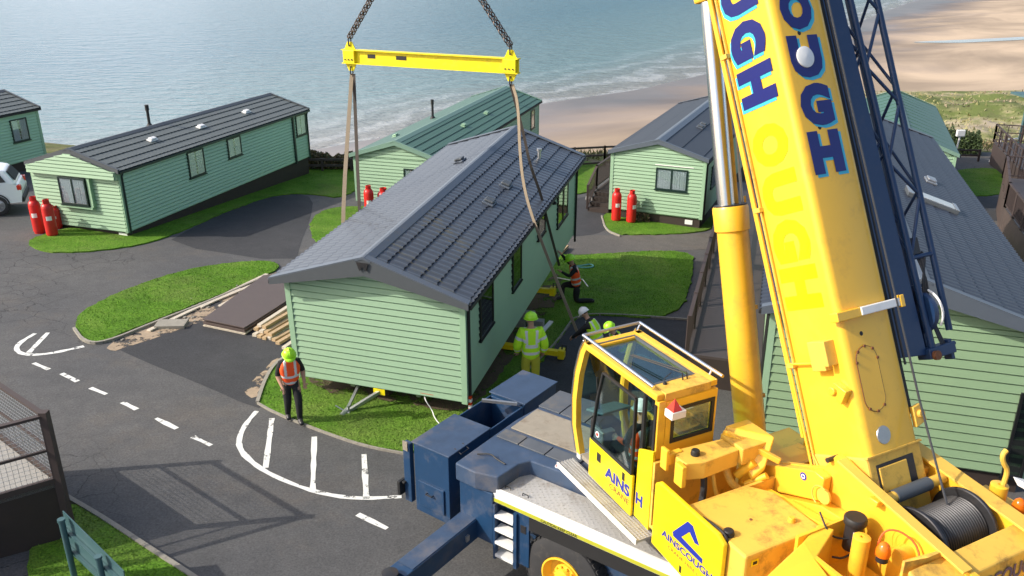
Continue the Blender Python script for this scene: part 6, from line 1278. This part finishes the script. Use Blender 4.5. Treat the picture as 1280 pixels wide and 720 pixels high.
b = MB(); b.lathe(S(7.02, 5.15, -6.70), ZU, [(0, 0), (.095, 0), (.095, .60), (.08, .61), (.02, .61), (.02, .56), (0, .56)], 24); part('upright_cylinder', Y, b)
def beacon(p, name='beacon'):
    b = MB(); b.lathe(p, ZU, [(0, 0), (.065, 0), (.065, .07), (.05, .08), (0, .08)], 20); o = part(name, M['black'], b); b = MB(); b.lathe(p, ZU, [(.078, .075), (.082, .10), (.078, .15), (.055, .21), (.02, .24), (0, .243)], 20); b.build('lens', M['amber'] if 1 else 0, o); return o
beacon(S(7.10, 4.92, -6.28)); beacon(S(9.22, 4.78, -6.32))
b = MB(); b.path(chaikin([S(7.16, 5.05, -6.3), S(7.2, 5.05, -6.0), S(7.35, 4.95, -5.98), S(7.45, 4.75, -6.1), S(7.35, 4.6, -6.4)]), .012, 6); part('hose', M['orange'], b)
b = MB(); b.path(chaikin([S(7.3, 5.3, -6.3), S(7.05, 5.45, -6.35), S(6.9, 5.5, -6.25), S(6.95, 5.7, -6.1)]), .012, 6); b.path(chaikin([S(7.3, 5.3, -6.35), S(7.0, 5.3, -6.5), S(6.9, 5.4, -6.5)]), .012, 6); part('hose', M['black'], b)
b = MB(); b.lathe(S(7.38, 4.92, -6.25), RS, [(.20, .115), (.20, .14), (.15, .14), (.15, .115)], 28); b.tube(S(7.30, 4.9, -6.3), S(7.5, 4.9, -6.3), .10, 20); part('motor', Y, b)
b = MB(); b.prism([S(6.98, 4.60, -6.0), S(7.2, 4.50, -5.95), S(7.45, 4.52, -5.98), S(7.45, 4.50, -6.75), S(6.98, 4.6, -6.8)], FS * -.03); part('stained_plate', M['yellow_dirty'], b)
b = MB(); b.lathe(S(6.72, 4.82, -6.40), ZU, [(0, 0), (.05, 0), (.055, .06), (.03, .09), (0, .09)], 14); b.lathe(S(6.85, 4.6, -6.42), ZU, [(0, 0), (.06, 0), (.06, .04), (0, .04)], 14); part('filler_cap', M['black'], b)
# right rear fittings
b = MB(); b.lathe(S(9.12, 5.0, -6.65), ZU, [(0, 0), (.10, 0), (.10, .66), (.085, .67), (.02, .67), (.02, .62), (0, .62)], 24); part('upright_cylinder', Y, b)
b = MB(); sbox(b, 8.78, 9.9, 4.5, 5.6, -6.85, -6.6); sbox(b, 8.95, 9.05, 4.45, 4.7, -6.6, -6.18); part('side_tray', YD, b, bevel=.01)
b = MB(); b.prism([S(9.15, 4.9, -5.82), S(9.65, 4.75, -6.0), S(9.65, 4.70, -6.06), S(9.15, 4.82, -5.90)], FS * -.12 ); part('white_cover', M['white'], b, bevel=.01)
b = MB(); b.path(chaikin([S(9.1, 4.95, -5.95), S(9.12, 4.95, -5.75), S(9.05, 4.98, -5.66), S(9.02, 5.0, -5.55), S(9.08, 5.0, -5.50)]), .03, 8); part('lifting_hook', YD, b)

# --- boom
Bd = FS * .439 + ZU * .898; Bn = FS * -.898 + ZU * .439; B0 = S(8.13, 5.79, -6.51)
def Bp(r_, s, n_): return B0 + RS * r_ + Bd * s + Bn * n_
def bsec(b, r0, r1, n0, n1, s0, s1, ch=.09, m=0, chs=5):
    pts = []
    for (cr, cn, a0) in ((r1 - ch, n1 - ch, 0), (r0 + ch, n1 - ch, 90), (r0 + ch, n0 + ch, 180), (r1 - ch, n0 + ch, 270)):
        for k in range(chs + 1): t = R(a0 + 90 * k / chs); pts.append((cr + ch * math.cos(t), cn + ch * math.sin(t)))
    n = len(pts); vs = [Bp(x, s0, y) for x, y in pts] + [Bp(x, s1, y) for x, y in pts]
    k0 = len(b.v); b.add(vs, [(i, (i + 1) % n, n + (i + 1) % n, n + i)[::-1] for i in range(n)], m, True); b.f.append([k0 + i for i in range(n)]); b.m.append(m); b.sm.append(False); b.f.append([k0 + n + i for i in range(n)][::-1]); b.m.append(m); b.sm.append(False)
b = MB(); bsec(b, -.50, .36, -.49, .49, .80, 10.5, .10); boom = part('boom', M['yellow'], b)
def bp(name, m, b, bevel=0, par=None): return b.build(name, m, par or boom, bevel=bevel)
for k, (s0, s1, t) in enumerate(((10.5, 17.5, .05), (17.5, 24.5, .10), (24.5, 31.0, .15))): b = MB(); bsec(b, -.50 + t, .36 - t, -.49 + t, .49 - t, s0 - .5, s1, .08); bp('boom_section', Y, b)
b = MB(); b.obox(Bp(-.35, 31, -.9), RS * .56, Bd * .5, Bn * 1.3); bp('boom_head', Y, b, .02)
# foot box of the boom with cut-out look
b = MB(); b.obox(Bp(-.52, -.45, -.45), RS * .90, Bd * 1.25, Bn * .92); bp('foot', YD, b, .03)
b = MB(); b.obox(Bp(-.40, .26, .462), RS * .62, Bd * .42, Bn * .012); bp('foot_opening', M['darksteel'], b, .0)
b = MB(); b.obox(Bp(-.37, .24, .470), RS * .46, Bd * .40, Bn * .02); bp('foot_cover', YD, b, .01)
b = MB(); b.obox(Bp(-.53, .78, .44), RS * .92, Bd * .025, Bn * .056); bp('foot_seam', YD, b, .004)
# side lettering, navy above and the unfaded outline below
L0 = -.503
def sidech(ch, s, w_, h_, m, o=0, dx=0, dn=0, name='letter'):
    # text runs down the boom: letter x axis = -Bd, letter up axis = +Bn, seen from -RS
    text(ch, boom, Bp(L0 - o, s + dx, .0 + dn), -Bd, Bn, w_, h_, m, .07, .003, name)
for ch, s in (('H', 5.43), ('G', 6.00), ('U', 6.57), ('O', 7.14), ('C', 7.71), ('S', 8.28), ('N', 8.85), ('I', 9.3), ('A', 9.75)):
    w_ = .47 if ch != 'I' else .16; sidech(ch, s, w_, .62, M['letter_cyan'], 0, -.04, -.035, 'letter_shadow'); sidech(ch, s, w_, .62, M['letter_navy'], .004)
for ch, s in (('O', 4.67), ('U', 4.06), ('G', 3.47), ('H', 2.88)): sidech(ch, s, .53, .62, M['ghost_yellow'], 0, 0, 0, 'faded_letter')
for ch, s in (('H', 4.42), ('G', 5.00), ('U', 5.59), ('O', 6.18), ('C', 6.77), ('S', 7.36), ('N', 7.95), ('I', 8.54), ('A', 9.13)):
    for m_, dz, dx in ((M['letter_cyan'], 0, .04), (M['letter_navy'], .004, 0)):
        text(ch, boom, Bp(-.13 + dx, s - dx * .9, .492 + dz), RS, Bd, .50 if ch != 'I' else .16, .52, m_, .07, .003, 'letter' if dz else 'letter_shadow')
# fittings on the boom
b = MB(); b.lathe(Bp(-.15, 5.58, .495), Bn, [(.13, 0), (.13, .02), (.10, .03), (0, .035)], 28); bp('round_cap', M['white'], b)
b = MB(); b.lathe(Bp(-.20, 1.0, .492), Bn, [(0, .012), (.105, .012), (.11, 0)], 28); bp('round_plate', M['steel'], b)
b = MB()
ov = [(-.21 + .17 * math.cos(t), 1.68 + (.22 if math.sin(t) >= 0 else -.22) + .17 * math.sin(t)) for t in np.linspace(0, 2 * math.pi, 41)[:-1]]
b.prism([Bp(x, y, .4915) for x, y in ov], Bn * .010); ovp = bp('access_cover', Y, b); b = MB(); b.path([Bp(x, y, .497) for x, y in ov + ov[:1]], .006, 5); b.build('cover_seal', M['rust'], ovp)
b = MB()
for k in range(0, 40, 5): x, y = ov[k]; b.lathe(Bp(x, y, .50), Bn, [(.018, 0), (.018, .014), (0, .016)], 8)
b.build('bolts', M['rust'], ovp)
b = MB(); b.lathe(Bp(-.20, 2.22, .4915), Bn, [(.028, 0), (0, .004)], 12); b.lathe(Bp(-.15, 4.72, .4915), Bn, [(.028, 0), (0, .004)], 12); b.lathe(Bp(-.15, 5.88, .4915), Bn, [(.028, 0), (0, .004)], 12); bp('hole', M['black'], b)
b = MB(); b.obox(Bp(-.58, 2.42, .43), RS * .40, Bd * .11, Bn * .13); bp('bracket_arm', Y, b, .01)
b = MB(); b.obox(Bp(-.20, 2.43, .505), RS * .68, Bd * .10, Bn * .07); ar = bp('stay_bar', M['white'], b, .01); b = MB(); b.obox(Bp(.44, 2.41, .50), RS * .07, Bd * .15, Bn * .09); b.build('end_stop', Y, ar, bevel=.01)
b = MB(); b.obox(Bp(-.62, 1.86, .02), RS * .12, Bd * .36, Bn * .22); bx1 = bp('junction_box', YD, b, .01); b = MB(); b.obox(Bp(-.66, 1.92, .26), RS * .16, Bd * .30, Bn * .08); b.build('box_side', YD, bx1, bevel=.008)
b = MB(); b.prism([Bp(-.60, 1.72, .30), Bp(-.60, 1.58, .18), Bp(-.60, 1.45, .34), Bp(-.60, 1.60, .46)], RS * .1); b.tube(Bp(-.64, 1.62, .27), Bp(-.5, 1.62, .27), .05, 14); bp('lug', Y, b, .01)
b = MB(); b.prism([Bp(.36, 1.20, .50), Bp(.36, .95, .50), Bp(.55, 1.0, .50), Bp(.50, 1.22, .50)], Bn * -.06); b.tube(Bp(.45, 1.1, .42), Bp(.45, 1.1, .54), .05, 14); bp('lug', YD, b, .01)
# pipes along the lower left edge
b = MB(); b.path([Bp(-.545, 9.8, -.44), Bp(-.545, 2.4, -.44), Bp(-.545, .55, -.42), Bp(-.52, .2, -.30)], .018, 8); bp('pipe', Y, b)
b = MB(); b.path([Bp(-.535, 9.8, -.37), Bp(-.535, .8, -.37), Bp(-.53, .45, -.25), Bp(-.52, .35, -.1)], .012, 8); bp('pipe', YD, b)
b = MB(); b.obox(Bp(-.52, 1.0, -.53), RS * .05, Bd * 8.8, Bn * .04); bp('edge_strip', Y, b)
for s in (1.9, 3.9, 5.9, 7.9): b = MB(); b.obox(Bp(-.57, s, -.47), RS * .07, Bd * .06, Bn * .12); bp('pipe_clip', YD, b, .005)
b = MB(); b.path([Bp(-.56, 1.95, -.40), Bp(-.56, 1.95, .05)], .014, 6); bp('pipe', Y, b)
for k in range(4): b = MB(); o = .02 * k; b.path(chaikin([Bp(-.52, .75, -.45 + o), Bp(-.56, .35, -.40 + o), Bp(-.6, .12, -.20 + o), Bp(-.55, .15, .05 + o)]), .012, 6); bp('hose', [M['black'], M['steel'], M['black'], YD][k], b)
# luffing cylinder
c0 = S(8.05, 7.90, -7.05); c1 = S(8.05, 8.93, -3.42); c1 = c0 + (S(8.05, 9.60, -.94) - c0) * .593; c2 = c0 + (S(8.05, 9.60, -.94) - c0) * 1.03; cdv = (c2 - c0).normalized(); cx = cdv.cross(RS).normalized()
b = MB(); b.lathe(c0, cdv, [(0, -.1), (.215, -.1), (.215, (c1 - c0).length - .36), (.245, (c1 - c0).length - .34), (.25, (c1 - c0).length - .03), (.235, (c1 - c0).length), (.10, (c1 - c0).length)], 40); lc = part('luffing_cylinder', Y, b)
b = MB(); b.lathe(c1, cdv, [(.228, -.01), (.228, .02), (.0, .02)], 32); b.build('dark_ring', M['darksteel'], lc)  # dark ring added to keep the sunlit yellow rim from reflecting in the rod
b = MB(); b.tube(c1 - RS * .07, c2 - RS * .05, .118, 32); b.build('chrome_rod', M['chrome'], lc)
b = MB(); b.obox(c2 - RS * .2 - cx * .15, RS * .4, cx * .30, cdv * .35); b.build('rod_eye', Y, lc, bevel=.03)
b = MB(); b.prism([c2 - RS * .25 + cdv * .1 - cx * .1, c2 - RS * .25 + cdv * .5 - cx * .1, Bp(-.38, 8.9, -.4), Bp(-.38, 7.6, -.4)], RS * .5); part('cylinder_bracket', Y, b)
b = MB(); o = RS * .27 + cx * .05; b.path([c0 + o, c1 + o + cdv * .0, c1 + o + cdv * .1], .020, 8); b.path([c0 + o + RS * .05, c1 + o + RS * .05 + cdv * .1], .016, 8); b.build('pipe', YD, lc)
b = MB(); o = RS * .12; b.path([c1 + o - cdv * .05, c2 + o], .030, 10); b.build('pipe', M['orange'] if 0 else YD, lc); b = MB(); o = RS * .22; b.path([c1 + o, c2 + o], .022, 10); b.build('pipe', M['steel'], lc)
for k in (.25, .6): b = MB(); p = c0 + (c1 - c0) * k; b.obox(p + RS * .2 - cdv * .03, RS * .14, cx * .08, cdv * .06); b.build('pipe_clip', YD, lc)
# --- folding jib at the right of the boom
b = MB(); b.obox(Bp(.37, 1.1, .12), RS * .11, Bd * 9.2, Bn * .25); bp('gap_shade', M['black'], b)  # black strip standing in for the shade in the gap beside the boom
b = MB(); b.prism([Bp(.49, 1.78, .34), Bp(.98, 1.72, .34), Bp(.80, 8.3, .34), Bp(.49, 8.3, .34)], Bn * -.28); jib = part('folding_jib', M['jib_navy'], b, bevel=.01)
b = MB(); b.path([Bp(.50, 1.7, .40), Bp(.485, 9.5, .40)], .014, 6); bp('edge_cable', M['darksteel'], b)
jr = M['jib_navy']; ch4 = {}
for nm, p, q in (('a', (1.08, 1.75, .34), (.93, 9.2, .34)), ('b', (1.46, 1.95, .34), (1.46, 9.2, .34)), ('c', (1.08, 2.3, -.06), (.93, 9.2, -.12)), ('d', (1.46, 2.3, -.06), (1.46, 9.2, -.12))):
    P_, Q_ = Bp(*p), Bp(*q); ch4[nm] = (P_, Q_); b = MB(); b.tube(P_, Q_, .042, 14); b.build('chord', jr, jib)
def lat(u_, v_, n, ph=0, r_=.022):
    (p0, p1), (q0, q1) = ch4[u_], ch4[v_]
    for k in range(n):
        t0, t1 = .16 + .84 * k / n, .16 + .84 * (k + 1) / n; a_, c_ = ((p0, p1), (q0, q1)) if (k + ph) % 2 == 0 else ((q0, q1), (p0, p1))
        b = MB(); b.tube(a_[0] + (a_[1] - a_[0]) * t0, c_[0] + (c_[1] - c_[0]) * t1, r_, 10); b.build('brace', jr, jib)
lat('a', 'b', 10); lat('c', 'd', 10, 1); lat('a', 'c', 9, 0, .02); lat('b', 'd', 9, 1, .02)
b = MB(); b.tube(Bp(1.04, 2.95, .34), Bp(1.46, 2.95, .34), .03, 10); b.build('brace', jr, jib)
b = MB(); b.obox(Bp(.96, 1.66, .20), RS * .48, Bd * .14, Bn * .2); b.obox(Bp(1.38, 1.58, .24), RS * .06, Bd * .26, Bn * .12); b.tube(Bp(1.35, 1.72, .34), Bp(1.50, 1.78, .34), .03, 10); b.build('jib_foot', jr, jib, bevel=.01)
b = MB(); b.lathe(Bp(1.04, 1.70, .40), Bn, [(.06, 0), (.06, .05), (0, .05)], 14); b.build('foot_pin', M['rust'], jib)
b = MB(); b.obox(Bp(1.10, 1.7, .2), RS * .16, Bd * .9, Bn * .05); b.obox(Bp(1.06, 1.8, .1), RS * .2, Bd * .3, Bn * .12); b.build('inner_plate', jr, jib)
b = MB(); cc = Bp(1.06, 2.25, .20); b.lathe(cc, RS, [(.26, .04), (.28, .04), (.28, .12), (.26, .12), (.1, .12), (.1, .04), (.26, .04)], 36); b.build('cable_reel', M['jib_navy'], jib)
b = MB(); b.path([cc + RS * .16 + Bd * .30 * math.cos(t) + Bn * .30 * math.sin(t) for t in np.linspace(-.6, 2.3, 20)], .016, 6); b.build('reel_rim', M['white'], jib)
for k in range(5): b = MB(); o = .03 * k; b.path(chaikin([Bp(1.20 + o, 3.0, .3), Bp(1.16 + o, 2.8 + o, .38), Bp(1.24 - o, 2.6, .36), Bp(1.20, 2.2 + o, .3), Bp(1.26 + o * .5, 1.8, .34)]), .012, 6); b.build('cable', M['black'] if k % 2 else M['darksteel'], jib)
b = MB(); b.obox(Bp(1.12, 2.98, .22), RS * .14, Bd * .22, Bn * .12); b.build('junction_box', M['darksteel'], jib, bevel=.01)
# hoist rope along the boom to the winch, and down to the hook
b = MB(); b.path([S(8.22, DC[0] + .05, DC[1] + .345), Bp(.40, 1.3, .58), Bp(.36, 5, .56), Bp(.30, 14, .60), Bp(.1, 31.4, .62), Bp(.0, 31.7, .0)], .014, 8); rope = part('hoist_rope', M['rope'], b)
tip = Bp(0, 31.4, -.6); hk = hook + Vector((0, 0, 1.1)); b = MB()
for o in (-.08, .08): b.tube(tip + RS * o, hk + RS * o, .012, 6)
part('hoist_rope', M['rope'], b)
# operator seated in the cab
M['cloth_orange'] = M['hv_orange']
opx = S(6.38, 8.38, -7.15)
person(opx, math.atan2(-FS.x, FS.y), 'crane operator in orange jacket sitting behind the tinted glass of the yellow cab', dict(pelvis=(0, .05, .42), waist=(0, .0, .60), chest=(0, -.02, .84), neck=(0, .0, 1.02), head0=(0, .02, 1.10), head=(0, .03, 1.19), top=(0, .03, 1.27), lsh=(-.17, 0, .93), rsh=(.17, 0, .93), lel=(-.22, .08, .68), rel=(.22, .08, .68), lwr=(-.18, .32, .62), rwr=(.18, .32, .62),
    lhip=(-.09, .08, .40), rhip=(.09, .08, .40), lkn=(-.12, .50, .45), rkn=(.12, .50, .45), lan=(-.12, .55, .10), ran=(.12, .55, .10), lto=(-.12, .72, .05), rto=(.12, .72, .05)), 'helmet_white', 'hv_orange', sleeves='cloth_orange', scale=.97)
# white loose cable on the lawn by the boxes
b = MB(); b.path(chaikin([ap(3.0, .05, -.06), ap(3.08, -.06, -.12), gp(540, 512, .14), gp(543, 522, .05), gp(550, 531, .04)]), .012, 6); tag(b.build('hose', M['white']), 'thin pale hose lying on the grass beside the navy tool box', 'hose')
